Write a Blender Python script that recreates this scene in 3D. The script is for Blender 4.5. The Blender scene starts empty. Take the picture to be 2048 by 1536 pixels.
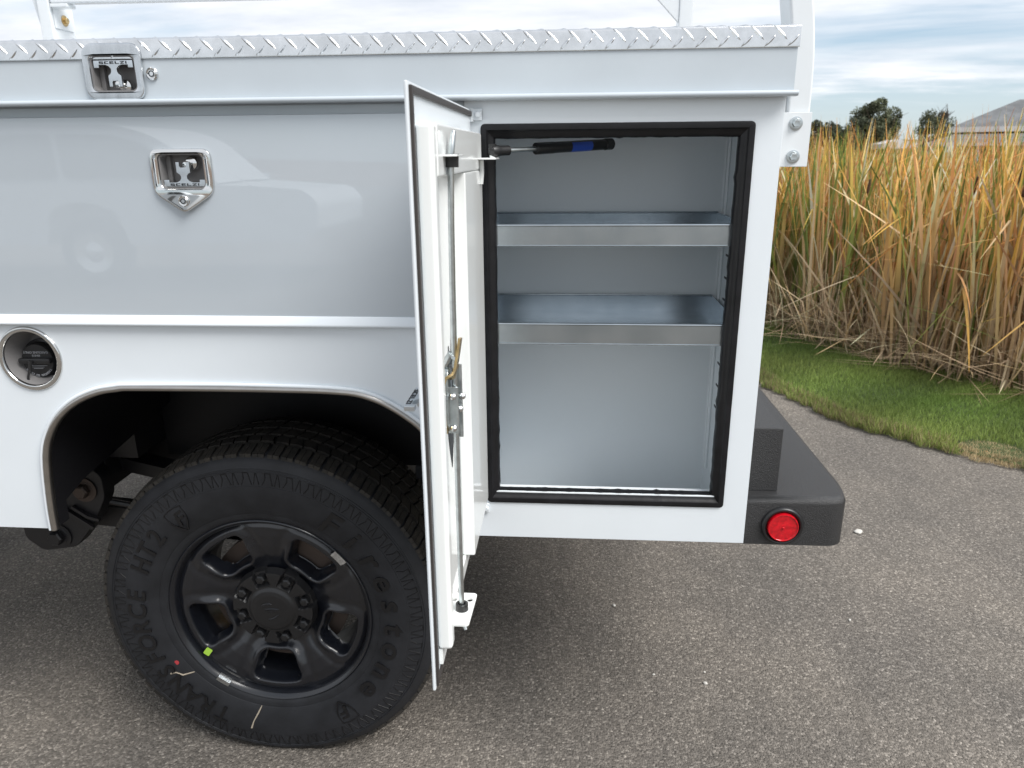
import bpy, bmesh, math, random
import numpy as np
from mathutils import Vector, Matrix
from mathutils.geometry import tessellate_polygon

random.seed(7)
RNG = np.random.default_rng(11)
sc = bpy.context.scene
COL = sc.collection
R = math.radians
PI = math.pi

# ------------------------------------------------------------------ camera
yaw, pitch, roll = 0.07376, 0.30302, -0.00838
fwd = Vector((-math.sin(yaw) * math.cos(pitch), math.cos(yaw) * math.cos(pitch), -math.sin(pitch)))
rgt = Vector((math.cos(yaw), math.sin(yaw), 0))
upv = rgt.cross(fwd)
r2 = math.cos(roll) * rgt + math.sin(roll) * upv
u2 = -math.sin(roll) * rgt + math.cos(roll) * upv
cam_d = bpy.data.cameras.new('camera')
cam = bpy.data.objects.new('camera', cam_d)
COL.objects.link(cam)
cam.matrix_world = Matrix(((r2.x, u2.x, -fwd.x, 0.0), (r2.y, u2.y, -fwd.y, -1.35), (r2.z, u2.z, -fwd.z, 1.442), (0, 0, 0, 1)))
cam_d.sensor_width = 36
cam_d.lens = 36 * 1466.3 / 2048
cam_d.clip_start = 0.02
cam_d.clip_end = 3000
cam_d.dof.use_dof = True
cam_d.dof.focus_distance = 1.36
cam_d.dof.aperture_fstop = 9.0
sc.camera = cam

# ------------------------------------------------------------------ world, sun, exposure
SUN_DIR = Vector((0.60, -0.40, 0.85)).normalized()
world = bpy.data.worlds.new('World')
sc.world = world
world.use_nodes = True
nt = world.node_tree
nt.nodes.clear()
N = nt.nodes.new
L = nt.links.new
out = N('ShaderNodeOutputWorld')
bg = N('ShaderNodeBackground')
bg.inputs['Strength'].default_value = 0.098
sky = N('ShaderNodeTexSky')
sky.sky_type = 'NISHITA'
sky.sun_disc = False
sky.sun_elevation = math.asin(SUN_DIR.z)
sky.sun_rotation = math.atan2(SUN_DIR.x, SUN_DIR.y)
sky.air_density = 1.0
sky.dust_density = 0.6
tc = N('ShaderNodeTexCoord')
sep = N('ShaderNodeSeparateXYZ')
L(tc.outputs['Generated'], sep.inputs[0])
mx = N('ShaderNodeMath'); mx.operation = 'MAXIMUM'; mx.inputs[1].default_value = 0.0
L(sep.outputs['Z'], mx.inputs[0])
ad = N('ShaderNodeMath'); ad.operation = 'ADD'; ad.inputs[1].default_value = 0.10
L(mx.outputs[0], ad.inputs[0])
dx = N('ShaderNodeMath'); dx.operation = 'DIVIDE'
dy = N('ShaderNodeMath'); dy.operation = 'DIVIDE'
L(sep.outputs['X'], dx.inputs[0]); L(ad.outputs[0], dx.inputs[1])
L(sep.outputs['Y'], dy.inputs[0]); L(ad.outputs[0], dy.inputs[1])
cmb = N('ShaderNodeCombineXYZ')
L(dx.outputs[0], cmb.inputs[0]); L(dy.outputs[0], cmb.inputs[1])
mp = N('ShaderNodeMapping'); mp.inputs['Scale'].default_value = (0.55, 1.0, 1.0); mp.inputs['Location'].default_value = (3.1, 0.55, 0.0)
mp.inputs['Rotation'].default_value = (0, 0, 0.25)
L(cmb.outputs[0], mp.inputs[0])
nz = N('ShaderNodeTexNoise'); nz.inputs['Scale'].default_value = 0.75; nz.inputs['Detail'].default_value = 9; nz.inputs['Roughness'].default_value = 0.56; nz.inputs['Distortion'].default_value = 0.35
L(mp.outputs[0], nz.inputs['Vector'])
rp = N('ShaderNodeValToRGB'); rp.color_ramp.elements[0].position = 0.28; rp.color_ramp.elements[1].position = 0.49
rp.color_ramp.elements[0].color = (0, 0, 0, 1); rp.color_ramp.elements[1].color = (1, 1, 1, 1)
L(nz.outputs['Fac'], rp.inputs[0])
nz2 = N('ShaderNodeTexNoise'); nz2.inputs['Scale'].default_value = 2.2; nz2.inputs['Detail'].default_value = 7; nz2.inputs['Roughness'].default_value = 0.6
L(mp.outputs[0], nz2.inputs['Vector'])
rp2 = N('ShaderNodeValToRGB'); rp2.color_ramp.elements[0].position = 0.3; rp2.color_ramp.elements[1].position = 0.7
rp2.color_ramp.elements[0].color = (5.0, 5.35, 5.9, 1); rp2.color_ramp.elements[1].color = (7.0, 7.1, 7.3, 1)
L(nz2.outputs['Fac'], rp2.inputs[0])
# blue sky seen between the clouds, lifted by the thin veil of high cloud
veil = N('ShaderNodeMixRGB'); veil.inputs[0].default_value = 0.60; veil.inputs[2].default_value = (3.0, 3.9, 4.8, 1)
L(sky.outputs[0], veil.inputs[1])
mixc = N('ShaderNodeMixRGB')
# the cloud deck ends in a clear strip above the horizon, with a ragged edge
hz = N('ShaderNodeMath'); hz.operation = 'MULTIPLY_ADD'; hz.inputs[1].default_value = 0.10
L(nz2.outputs['Fac'], hz.inputs[0]); L(sep.outputs['Z'], hz.inputs[2])
hr = N('ShaderNodeMapRange'); hr.interpolation_type = 'SMOOTHSTEP'; hr.inputs[1].default_value = 0.105; hr.inputs[2].default_value = 0.150; hr.inputs[3].default_value = 0.12
L(hz.outputs[0], hr.inputs[0])
fm_ = N('ShaderNodeMath'); fm_.operation = 'MULTIPLY'
L(rp.outputs[0], fm_.inputs[0]); L(hr.outputs[0], fm_.inputs[1])
L(fm_.outputs[0], mixc.inputs[0]); L(veil.outputs[0], mixc.inputs[1]); L(rp2.outputs[0], mixc.inputs[2])
L(mixc.outputs[0], bg.inputs['Color'])
L(bg.outputs[0], out.inputs[0])

sun_d = bpy.data.lights.new('sun', 'SUN')
sun_d.energy = 2.6
sun_d.angle = R(34)
sun_d.color = (1.0, 0.975, 0.94)
sun = bpy.data.objects.new('sun', sun_d)
COL.objects.link(sun)
sun.location = (20, 15, 30)
sun.rotation_euler = SUN_DIR.to_track_quat('Z', 'Y').to_euler()

sc.view_settings.view_transform = 'Standard'
sc.view_settings.look = 'None'
sc.view_settings.gamma = 1
sc.view_settings.exposure = 0.70
sc.render.engine = 'CYCLES'
sc.cycles.use_denoising = True
sc.cycles.max_bounces = 8


# ------------------------------------------------------------------ materials
def mat(name, col, rough=0.5, metal=0.0, spec=0.5, coat=0.0, coat_rough=0.05, var=0.0, var_scale=6.0, var_col=None,
        bump=0.0, bump_scale=200.0, bump_detail=2.0, rough_var=0.0, stretch=None, dirt=None):
    m = bpy.data.materials.new(name)
    m.use_nodes = True
    t = m.node_tree
    b = t.nodes['Principled BSDF']
    b.inputs['Base Color'].default_value = (*col, 1)
    b.inputs['Roughness'].default_value = rough
    b.inputs['Metallic'].default_value = metal
    b.inputs['Specular IOR Level'].default_value = spec
    b.inputs['Coat Weight'].default_value = coat
    b.inputs['Coat Roughness'].default_value = coat_rough
    g = t.nodes.new('ShaderNodeNewGeometry')
    src = g.outputs['Position']
    if stretch:
        mpn = t.nodes.new('ShaderNodeMapping'); mpn.inputs['Scale'].default_value = stretch
        t.links.new(src, mpn.inputs[0]); src = mpn.outputs[0]
    if var > 0 or var_col:
        n = t.nodes.new('ShaderNodeTexNoise'); n.inputs['Scale'].default_value = var_scale; n.inputs['Detail'].default_value = 6; n.inputs['Roughness'].default_value = 0.62
        t.links.new(src, n.inputs['Vector'])
        r = t.nodes.new('ShaderNodeValToRGB'); r.color_ramp.elements[0].position = 0.34; r.color_ramp.elements[1].position = 0.68
        c2 = var_col or tuple(max(0, c * (1 + var)) for c in col)
        c1 = col if var_col else tuple(max(0, c * (1 - var)) for c in col)
        r.color_ramp.elements[0].color = (*c1, 1); r.color_ramp.elements[1].color = (*c2, 1)
        t.links.new(n.outputs['Fac'], r.inputs[0]); t.links.new(r.outputs[0], b.inputs['Base Color'])
    if rough_var > 0:
        n = t.nodes.new('ShaderNodeTexNoise'); n.inputs['Scale'].default_value = 9; n.inputs['Detail'].default_value = 5
        t.links.new(src, n.inputs['Vector'])
        mr = t.nodes.new('ShaderNodeMapRange'); mr.inputs[3].default_value = max(0, rough - rough_var); mr.inputs[4].default_value = rough + rough_var
        t.links.new(n.outputs['Fac'], mr.inputs[0]); t.links.new(mr.outputs[0], b.inputs['Roughness'])
    if bump > 0:
        n = t.nodes.new('ShaderNodeTexNoise'); n.inputs['Scale'].default_value = bump_scale; n.inputs['Detail'].default_value = bump_detail
        t.links.new(g.outputs['Position'], n.inputs['Vector'])
        bp = t.nodes.new('ShaderNodeBump'); bp.inputs['Strength'].default_value = 1.0; bp.inputs['Distance'].default_value = bump
        t.links.new(n.outputs['Fac'], bp.inputs['Height']); t.links.new(bp.outputs[0], b.inputs['Normal'])
    return m


M = {}
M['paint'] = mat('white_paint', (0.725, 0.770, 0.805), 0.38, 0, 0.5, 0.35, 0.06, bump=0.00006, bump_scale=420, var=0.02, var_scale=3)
M['shaded_door_paint'] = mat('shaded_glossy_white', (0.455, 0.50, 0.54), 0.30, 0, 0.5, 1.0, 0.012, bump=0.0005, bump_scale=5, var=0.02, var_scale=3)  # body white with the upper doors' shade put into the base colour
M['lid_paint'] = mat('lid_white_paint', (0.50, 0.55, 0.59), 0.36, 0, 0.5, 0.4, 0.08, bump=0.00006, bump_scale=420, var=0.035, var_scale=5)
M['pan_paint'] = mat('door_inner_paint', (0.84, 0.86, 0.85), 0.30, 0, 0.5, 0.6, 0.06, bump=0.0001, bump_scale=120)
M['shaded_door_paint'].node_tree.nodes['Principled BSDF'].inputs['Coat IOR'].default_value = 1.75
M['liner'] = mat('compartment_paint', (0.755, 0.80, 0.83), 0.36, 0, 0.5, 0.25, 0.12, bump=0.00005, bump_scale=300, var=0.02, var_scale=2)
M['chrome'] = mat('chrome', (0.72, 0.72, 0.71), 0.07, 1.0)
M['brushed'] = mat('brushed_steel', (0.62, 0.64, 0.66), 0.26, 1.0, var=0.12, var_scale=60, stretch=(1, 1, 0.2))
M['handle'] = mat('zinc_handle', (0.66, 0.70, 0.73), 0.32, 1.0)
M['alu'] = mat('tread_plate_aluminium', (0.74, 0.75, 0.76), 0.20, 1.0, var=0.10, var_scale=30, rough_var=0.09)
M['trim'] = mat('arch_trim_metal', (0.43, 0.41, 0.385), 0.30, 1.0, var=0.1, var_scale=25)
M['zinc'] = mat('zinc_plated_steel', (0.58, 0.62, 0.63), 0.28, 1.0, var=0.15, var_scale=60)
M['brass'] = mat('yellow_zinc', (0.60, 0.44, 0.22), 0.30, 1.0, var=0.25, var_scale=90)
M['rubber'] = mat('black_rubber_seal', (0.007, 0.007, 0.0085), 0.42, 0, 0.35, bump=0.0003, bump_scale=160, var=0.4, var_scale=30)
M['gasket'] = mat('brown_black_gasket', (0.035, 0.030, 0.028), 0.55)
M['tyre'] = mat('tyre_rubber', (0.017, 0.018, 0.021), 0.58, 0, 0.35, var=0.25, var_scale=18, bump=0.0002, bump_scale=500)
M['tread'] = mat('tyre_tread_rubber', (0.018, 0.0175, 0.0165), 0.72, 0, 0.3, var_col=(0.042, 0.037, 0.031), var_scale=40, bump=0.0005, bump_scale=220)
M['letter'] = mat('raised_rubber_lettering', (0.0085, 0.0085, 0.0095), 0.36, 0, 0.4)
M['rim'] = mat('black_wheel_paint', (0.0070, 0.0082, 0.012), 0.30, 0, 0.5, 0.5, 0.16, rough_var=0.08)
M['cap'] = mat('black_plastic', (0.013, 0.013, 0.014), 0.36, 0, 0.5)
M['pocket'] = mat('grey_plastic', (0.19, 0.185, 0.185), 0.5)
M['black'] = mat('black_undercoat', (0.006, 0.006, 0.0075), 0.5, 0, 0.4, bump=0.0004, bump_scale=90)
M['frame'] = mat('black_chassis_steel', (0.012, 0.012, 0.014), 0.42, 0, 0.5, bump=0.0003, bump_scale=60)
M['coating'] = mat('textured_black_coating', (0.013, 0.013, 0.014), 0.48, 0, 0.8, bump=0.0018, bump_scale=620, bump_detail=3)
M['red'] = mat('red_lens', (0.52, 0.004, 0.012), 0.16, 0, 0.5, 0.4, 0.05, var=0.3, var_scale=120)
M['ink'] = mat('black_ink', (0.008, 0.009, 0.012), 0.5)
M['paleink'] = mat('pale_print', (0.30, 0.31, 0.33), 0.6)
M['blue'] = mat('blue_label', (0.02, 0.07, 0.42), 0.35)
M['green'] = mat('lime_sticker', (0.45, 0.75, 0.08), 0.5)
M['reddot'] = mat('red_paint_dot', (0.50, 0.05, 0.06), 0.6)
M['chalk'] = mat('pale_scuff', (0.42, 0.36, 0.28), 0.8)
M['lead'] = mat('wheel_weight_alloy', (0.60, 0.62, 0.63), 0.35, 1.0, var=0.2, var_scale=150)
M['rust'] = mat('brake_rotor_steel', (0.09, 0.07, 0.06), 0.5, 0.6)
M['rackpaint'] = mat('rack_white_paint', (0.72, 0.75, 0.77), 0.35, 0, 0.5, 0.4, 0.1)
M['glass'] = mat('dark_glass', (0.02, 0.022, 0.025), 0.05, 0, 0.6)
M['roof'] = mat('grey_shingles', (0.15, 0.155, 0.16), 0.9, var=0.25, var_scale=1.2)
M['wall'] = mat('white_house_wall', (0.60, 0.59, 0.58), 0.85)
M['tan'] = mat('tan_wall', (0.42, 0.34, 0.2), 0.85)
M['bark'] = mat('bark', (0.09, 0.07, 0.055), 0.9)
M['leafA'] = mat('dark_leaf', (0.066, 0.078, 0.045), 0.8, var=0.5, var_scale=0.9)
M['leafB'] = mat('olive_leaf', (0.095, 0.108, 0.058), 0.8, var=0.5, var_scale=0.9)
M['stone'] = mat('pale_stone', (0.55, 0.53, 0.49), 0.8)
M['deadleaf'] = mat('dead_leaf', (0.38, 0.22, 0.10), 0.8)
M['cattail'] = mat('cattail_brown', (0.085, 0.048, 0.028), 0.95, var=0.4, var_scale=60)
M['stalk'] = mat('dry_stalk', (0.36, 0.27, 0.13), 0.8)


def spangle(m, scale, lo, hi):
    """galvanised spangle: cells of differing brightness and roughness"""
    t = m.node_tree; b = t.nodes['Principled BSDF']
    g = t.nodes.new('ShaderNodeNewGeometry')
    v = t.nodes.new('ShaderNodeTexVoronoi'); v.inputs['Scale'].default_value = scale
    t.links.new(g.outputs['Position'], v.inputs['Vector'])
    s = t.nodes.new('ShaderNodeSeparateColor'); t.links.new(v.outputs['Color'], s.inputs[0])
    n = t.nodes.new('ShaderNodeTexNoise'); n.inputs['Scale'].default_value = 14; n.inputs['Detail'].default_value = 6
    t.links.new(g.outputs['Position'], n.inputs['Vector'])
    ml = t.nodes.new('ShaderNodeMath'); ml.operation = 'MULTIPLY_ADD'; ml.inputs[1].default_value = 0.08
    t.links.new(s.outputs[0], ml.inputs[0]); t.links.new(n.outputs['Fac'], ml.inputs[2])
    r = t.nodes.new('ShaderNodeValToRGB'); r.color_ramp.elements[0].position = 0.3; r.color_ramp.elements[1].position = 1.0
    r.color_ramp.elements[0].color = (*lo, 1); r.color_ramp.elements[1].color = (*hi, 1)
    t.links.new(ml.outputs[0], r.inputs[0]); t.links.new(r.outputs[0], b.inputs['Base Color'])
    mr = t.nodes.new('ShaderNodeMapRange'); mr.inputs[3].default_value = 0.22; mr.inputs[4].default_value = 0.27
    t.links.new(s.outputs[1], mr.inputs[0]); t.links.new(mr.outputs[0], b.inputs['Roughness'])


M['galv'] = mat('galvanised_steel', (0.6, 0.64, 0.67), 0.36, 1.0)
spangle(M['galv'], 620, (0.41, 0.465, 0.505), (0.62, 0.675, 0.715))


def attr_mat(name, rough=0.75, trans=0.0):
    m = bpy.data.materials.new(name); m.use_nodes = True
    t = m.node_tree; b = t.nodes['Principled BSDF']
    a = t.nodes.new('ShaderNodeAttribute'); a.attribute_name = 'Col'
    t.links.new(a.outputs['Color'], b.inputs['Base Color'])
    b.inputs['Roughness'].default_value = rough
    b.inputs['Specular IOR Level'].default_value = 0.3
    if trans > 0:
        tr = t.nodes.new('ShaderNodeBsdfTranslucent'); t.links.new(a.outputs['Color'], tr.inputs[0])
        mxs = t.nodes.new('ShaderNodeMixShader'); mxs.inputs[0].default_value = trans
        o = t.nodes['Material Output']
        t.links.new(b.outputs[0], mxs.inputs[1]); t.links.new(tr.outputs[0], mxs.inputs[2]); t.links.new(mxs.outputs[0], o.inputs[0])
    return m


M['reed'] = attr_mat('reed_blades', 0.6, 0.22)
M['grass'] = attr_mat('grass_blades', 0.7, 0.25)


def asphalt_mat():
    m = bpy.data.materials.new('worn_asphalt'); m.use_nodes = True
    t = m.node_tree; b = t.nodes['Principled BSDF']; n = t.nodes.new; l = t.links.new
    g = n('ShaderNodeNewGeometry'); P = g.outputs['Position']
    v = n('ShaderNodeTexVoronoi'); v.inputs['Scale'].default_value = 170; l(P, v.inputs['Vector'])
    v2 = n('ShaderNodeTexVoronoi'); v2.inputs['Scale'].default_value = 330; l(P, v2.inputs['Vector'])
    n1 = n('ShaderNodeTexNoise'); n1.inputs['Scale'].default_value = 1.6; n1.inputs['Detail'].default_value = 5; l(P, n1.inputs['Vector'])
    n2 = n('ShaderNodeTexNoise'); n2.inputs['Scale'].default_value = 95; n2.inputs['Detail'].default_value = 7; n2.inputs['Roughness'].default_value = 0.7; l(P, n2.inputs['Vector'])
    sp = n('ShaderNodeSeparateColor'); l(v.outputs['Color'], sp.inputs[0])
    # aggregate stones: pale, mid, dark
    ra = n('ShaderNodeValToRGB'); e = ra.color_ramp.elements
    e[0].position = 0.0; e[0].color = (0.120, 0.110, 0.099, 1); e[1].position = 1.0; e[1].color = (0.45, 0.415, 0.375, 1)
    k = e.new(0.55); k.color = (0.205, 0.187, 0.168, 1); k = e.new(0.88); k.color = (0.285, 0.262, 0.236, 1)
    l(sp.outputs[0], ra.inputs[0])
    # binder fills the gaps between stones
    rb = n('ShaderNodeValToRGB'); rb.color_ramp.elements[0].position = 0.30; rb.color_ramp.elements[1].position = 0.62
    l(n2.outputs['Fac'], rb.inputs[0])
    mixb = n('ShaderNodeMixRGB'); mixb.inputs[1].default_value = (0.100, 0.092, 0.083, 1); l(rb.outputs[0], mixb.inputs[0]); l(ra.outputs[0], mixb.inputs[2])
    rl = n('ShaderNodeValToRGB'); rl.color_ramp.elements[0].position = 0.36; rl.color_ramp.elements[1].position = 0.66
    rl.color_ramp.elements[0].color = (0.90, 0.89, 0.88, 1); rl.color_ramp.elements[1].color = (1.16, 1.13, 1.09, 1)
    l(n1.outputs['Fac'], rl.inputs[0])
    mm = n('ShaderNodeMixRGB'); mm.blend_type = 'MULTIPLY'; mm.inputs[0].default_value = 1; l(mixb.outputs[0], mm.inputs[1]); l(rl.outputs[0], mm.inputs[2])
    n3 = n('ShaderNodeTexNoise'); n3.inputs['Scale'].default_value = 7; n3.inputs['Detail'].default_value = 6; n3.inputs['Roughness'].default_value = 0.65
    mp3 = n('ShaderNodeMapping'); mp3.inputs['Scale'].default_value = (1.0, 0.35, 1.0); mp3.inputs['Rotation'].default_value = (0, 0, 1.15)
    l(P, mp3.inputs[0]); l(mp3.outputs[0], n3.inputs['Vector'])
    r3 = n('ShaderNodeValToRGB'); r3.color_ramp.elements[0].position = 0.30; r3.color_ramp.elements[1].position = 0.74
    r3.color_ramp.elements[0].color = (0.91, 0.91, 0.91, 1); r3.color_ramp.elements[1].color = (1.13, 1.12, 1.10, 1)
    l(n3.outputs['Fac'], r3.inputs[0])
    m3 = n('ShaderNodeMixRGB'); m3.blend_type = 'MULTIPLY'; m3.inputs[0].default_value = 1; l(mm.outputs[0], m3.inputs[1]); l(r3.outputs[0], m3.inputs[2])
    l(m3.outputs[0], b.inputs['Base Color'])
    b.inputs['Roughness'].default_value = 0.86; b.inputs['Specular IOR Level'].default_value = 0.3
    h = n('ShaderNodeMath'); h.operation = 'MULTIPLY_ADD'; h.inputs[1].default_value = -0.8; l(v.outputs['Distance'], h.inputs[0]); l(n2.outputs['Fac'], h.inputs[2])
    h2 = n('ShaderNodeMath'); h2.operation = 'MULTIPLY_ADD'; h2.inputs[1].default_value = -0.35; l(v2.outputs['Distance'], h2.inputs[0]); l(h.outputs[0], h2.inputs[2])
    bp = n('ShaderNodeBump'); bp.inputs['Strength'].default_value = 1.0; bp.inputs['Distance'].default_value = 0.0042
    l(h2.outputs[0], bp.inputs['Height']); l(bp.outputs[0], b.inputs['Normal'])
    return m


M['asphalt'] = asphalt_mat()
M['turf'] = mat('lawn_soil', (0.05, 0.075, 0.022), 0.95, var=0.4, var_scale=5)
M['soil'] = mat('reed_bed_soil', (0.09, 0.065, 0.042), 0.95, var=0.4, var_scale=6, bump=0.03, bump_scale=14)
M['field'] = mat('dry_field', (0.16, 0.105, 0.068), 0.95, var=0.4, var_scale=0.3, bump=0.1, bump_scale=3)


# ------------------------------------------------------------------ mesh helpers
def link(name, me, m, parent=None, loc=None):
    o = bpy.data.objects.new(name, me)
    if m is not None and len(me.materials) == 0:
        me.materials.append(m)
    COL.objects.link(o)
    if parent is not None:
        o.parent = parent
        if loc is None:
            loc = -Vector(parent.location) if parent.type == 'EMPTY' else (0, 0, 0)
    if loc is not None:
        o.location = loc
    return o


def fin(name, bm, m, parent=None, loc=None, smooth=35, recalc=True, wn=True):
    if recalc:
        bmesh.ops.recalc_face_normals(bm, faces=bm.faces)
    me = bpy.data.meshes.new(name)
    bm.to_mesh(me); bm.free()
    if smooth:
        me.polygons.foreach_set('use_smooth', [True] * len(me.polygons))
        me.set_sharp_from_angle(angle=R(smooth))
    o = link(name, me, M[m] if isinstance(m, str) else m, parent, loc)
    if wn and smooth and len(me.polygons) < 6000:
        w_ = o.modifiers.new('normals', 'WEIGHTED_NORMAL'); w_.keep_sharp = True
    return o


def tag(o, label=None, cat=None, group=None, kind=None):
    for k, v in (('label', label), ('category', cat), ('group', group), ('kind', kind)):
        if v:
            o[k] = v
    return o


def empty(name, loc, label, cat, group=None):
    o = bpy.data.objects.new(name, None); COL.objects.link(o); o.location = loc
    o.empty_display_size = 0.1
    return tag(o, label, cat, group)


def B():
    return bmesh.new()


def box(bm, x0, x1, y0, y1, z0, z1, bev=0.0, seg=2):
    vs = [bm.verts.new((x, y, z)) for x in (x0, x1) for y in (y0, y1) for z in (z0, z1)]
    f = [(0, 1, 3, 2), (4, 6, 7, 5), (0, 4, 5, 1), (2, 3, 7, 6), (0, 2, 6, 4), (1, 5, 7, 3)]
    fs = [bm.faces.new([vs[i] for i in q]) for q in f]
    if bev > 0:
        es = list({e for q in fs for e in q.edges})
        bmesh.ops.bevel(bm, geom=es, offset=bev, segments=seg, affect='EDGES', profile=0.5)


def frames(pts):
    pts = [Vector(p) for p in pts]
    n = len(pts)
    ts = []
    for i in range(n):
        t = pts[min(i + 1, n - 1)] - pts[max(i - 1, 0)]
        ts.append(t.normalized())
    a = Vector((0, 0, 1)) if abs(ts[0].z) < 0.9 else Vector((1, 0, 0))
    u = ts[0].cross(a).normalized()
    res = []
    for t in ts:
        u = (u - t * u.dot(t)).normalized()
        res.append((u, t.cross(u).normalized()))
    return pts, res


def tube(bm, pts, r, n=12, caps=True):
    pts, fr = frames(pts)
    rs = r if isinstance(r, (list, tuple)) else [r] * len(pts)
    rings = []
    for p, (u, v), rr in zip(pts, fr, rs):
        rings.append([bm.verts.new(p + (u * math.cos(2 * PI * k / n) + v * math.sin(2 * PI * k / n)) * rr) for k in range(n)])
    for a, b in zip(rings, rings[1:]):
        for k in range(n):
            bm.faces.new((a[k], a[(k + 1) % n], b[(k + 1) % n], b[k]))
    if caps:
        bm.faces.new(rings[0][::-1]); bm.faces.new(rings[-1])


def sweep(bm, pts, prof, ups, caps=True):
    """sweep a closed profile [(a,b)] along pts; a along side=t x up, b along up"""
    pts = [Vector(p) for p in pts]; n = len(pts); m = len(prof)
    rings = []
    for i, p in enumerate(pts):
        t = (pts[min(i + 1, n - 1)] - pts[max(i - 1, 0)]).normalized()
        u = Vector(ups[i]) if isinstance(ups, list) else Vector(ups)
        s = t.cross(u).normalized(); u = s.cross(t).normalized()
        rings.append([bm.verts.new(p + s * a + u * b) for a, b in prof])
    for a, b in zip(rings, rings[1:]):
        for k in range(m):
            bm.faces.new((a[k], a[(k + 1) % m], b[(k + 1) % m], b[k]))
    if caps:
        bm.faces.new(rings[0][::-1]); bm.faces.new(rings[-1])


def lathe(bm, prof, org, axis, n=32, closed=False):
    """prof [(along, radius)]"""
    org = Vector(org); ax = Vector(axis).normalized()
    a = Vector((0, 0, 1)) if abs(ax.z) < 0.9 else Vector((1, 0, 0))
    u = ax.cross(a).normalized(); v = ax.cross(u).normalized()
    rings = []
    for h, r in prof:
        c = org + ax * h
        if r < 1e-6:
            rings.append([bm.verts.new(c)])
        else:
            rings.append([bm.verts.new(c + (u * math.cos(2 * PI * k / n) + v * math.sin(2 * PI * k / n)) * r) for k in range(n)])
    prs = list(zip(rings, rings[1:]))
    if closed:
        prs.append((rings[-1], rings[0]))
    for a, b in prs:
        for k in range(n):
            k2 = (k + 1) % n
            if len(a) == 1 and len(b) == 1:
                continue
            if len(a) == 1:
                bm.faces.new((a[0], b[k2], b[k]))
            elif len(b) == 1:
                bm.faces.new((a[k], a[k2], b[0]))
            else:
                bm.faces.new((a[k], a[k2], b[k2], b[k]))


def area(p):
    return 0.5 * sum(a[0] * b[1] - b[0] * a[1] for a, b in zip(p, p[1:] + p[:1]))


def inset(p, d):
    """p CCW -> moved inward by d (a hole given CW moves outward from the hole's middle)"""
    res = []
    n = len(p)
    for i in range(n):
        a, b, c = Vector(p[i - 1]), Vector(p[i]), Vector(p[(i + 1) % n])
        e1 = (b - a); e2 = (c - b)
        if e1.length < 1e-9 or e2.length < 1e-9:
            res.append(tuple(b)); continue
        n1 = Vector((-e1.y, e1.x)).normalized(); n2 = Vector((-e2.y, e2.x)).normalized()
        m = (n1 + n2)
        if m.length < 1e-6:
            res.append(tuple(b)); continue
        m.normalize()
        k = d / max(0.35, m.dot(n1))
        res.append((b.x + m.x * k, b.y + m.y * k))
    return res


FRONT = Matrix(((1, 0, 0, 0), (0, 0, -1, 0), (0, 1, 0, 0), (0, 0, 0, 1)))  # (u,v,w) -> x=u, z=v, w towards -y


def prism(bm, outer, holes, w0, w1, mtx=FRONT, bev=0.0):
    """flat plate with holes between w0 (back) and w1 (front); bev chamfers the front edges"""
    outer = list(outer); holes = [list(h) for h in holes]
    if area(outer) < 0:
        outer.reverse()
    for h in holes:
        if area(h) > 0:
            h.reverse()
    loops = [outer] + holes
    tri = tessellate_polygon([[Vector((a, b, 0)) for a, b in lp] for lp in loops])

    def ring(lps, w):
        return [[bm.verts.new(mtx @ Vector((a, b, w))) for a, b in lp] for lp in lps]
    back = ring(loops, w0)
    levels = [back]
    if bev > 0:
        levels.append(ring(loops, w1 - bev))
        levels.append(ring([inset(lp, bev * 0.3) for lp in loops], w1 - bev * 0.3))
        levels.append(ring([inset(lp, bev) for lp in loops], w1))
    else:
        levels.append(ring(loops, w1))
    fb = [v for lp in back for v in lp]; ft = [v for lp in levels[-1] for v in lp]
    for t in tri:
        try:
            bm.faces.new([ft[i] for i in t]); bm.faces.new([fb[i] for i in t][::-1])
        except ValueError:
            pass
    for A, Bv in zip(levels, levels[1:]):
        for la, lb in zip(A, Bv):
            n = len(la)
            for i in range(n):
                j = (i + 1) % n
                bm.faces.new((la[i], la[j], lb[j], lb[i]))


def rrect(x0, x1, z0, z1, r, n=6):
    res = []
    for cx, cz, a0 in ((x1 - r, z0 + r, -90), (x1 - r, z1 - r, 0), (x0 + r, z1 - r, 90), (x0 + r, z0 + r, 180)):
        for k in range(n + 1):
            a = R(a0 + 90 * k / n)
            res.append((cx + r * math.cos(a), cz + r * math.sin(a)))
    return res


def circ(cx, cz, r, n=32):
    return [(cx + r * math.cos(2 * PI * k / n), cz + r * math.sin(2 * PI * k / n)) for k in range(n)]


def rpoly(pts, rad, n=5):
    """round the corners of a polygon"""
    res = []
    m = len(pts)
    for i in range(m):
        a, b, c = Vector(pts[i - 1]), Vector(pts[i]), Vector(pts[(i + 1) % m])
        r = rad[i] if isinstance(rad, (list, tuple)) else rad
        if r <= 0:
            res.append(tuple(b)); continue
        d1 = (a - b).normalized(); d2 = (c - b).normalized()
        k = min(r, (a - b).length * 0.49, (c - b).length * 0.49)
        p0 = b + d1 * k; p1 = b + d2 * k
        for j in range(n + 1):
            t = j / n
            res.append(tuple((1 - t) ** 2 * p0 + 2 * t * (1 - t) * b + t * t * p1))
    return res


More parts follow.
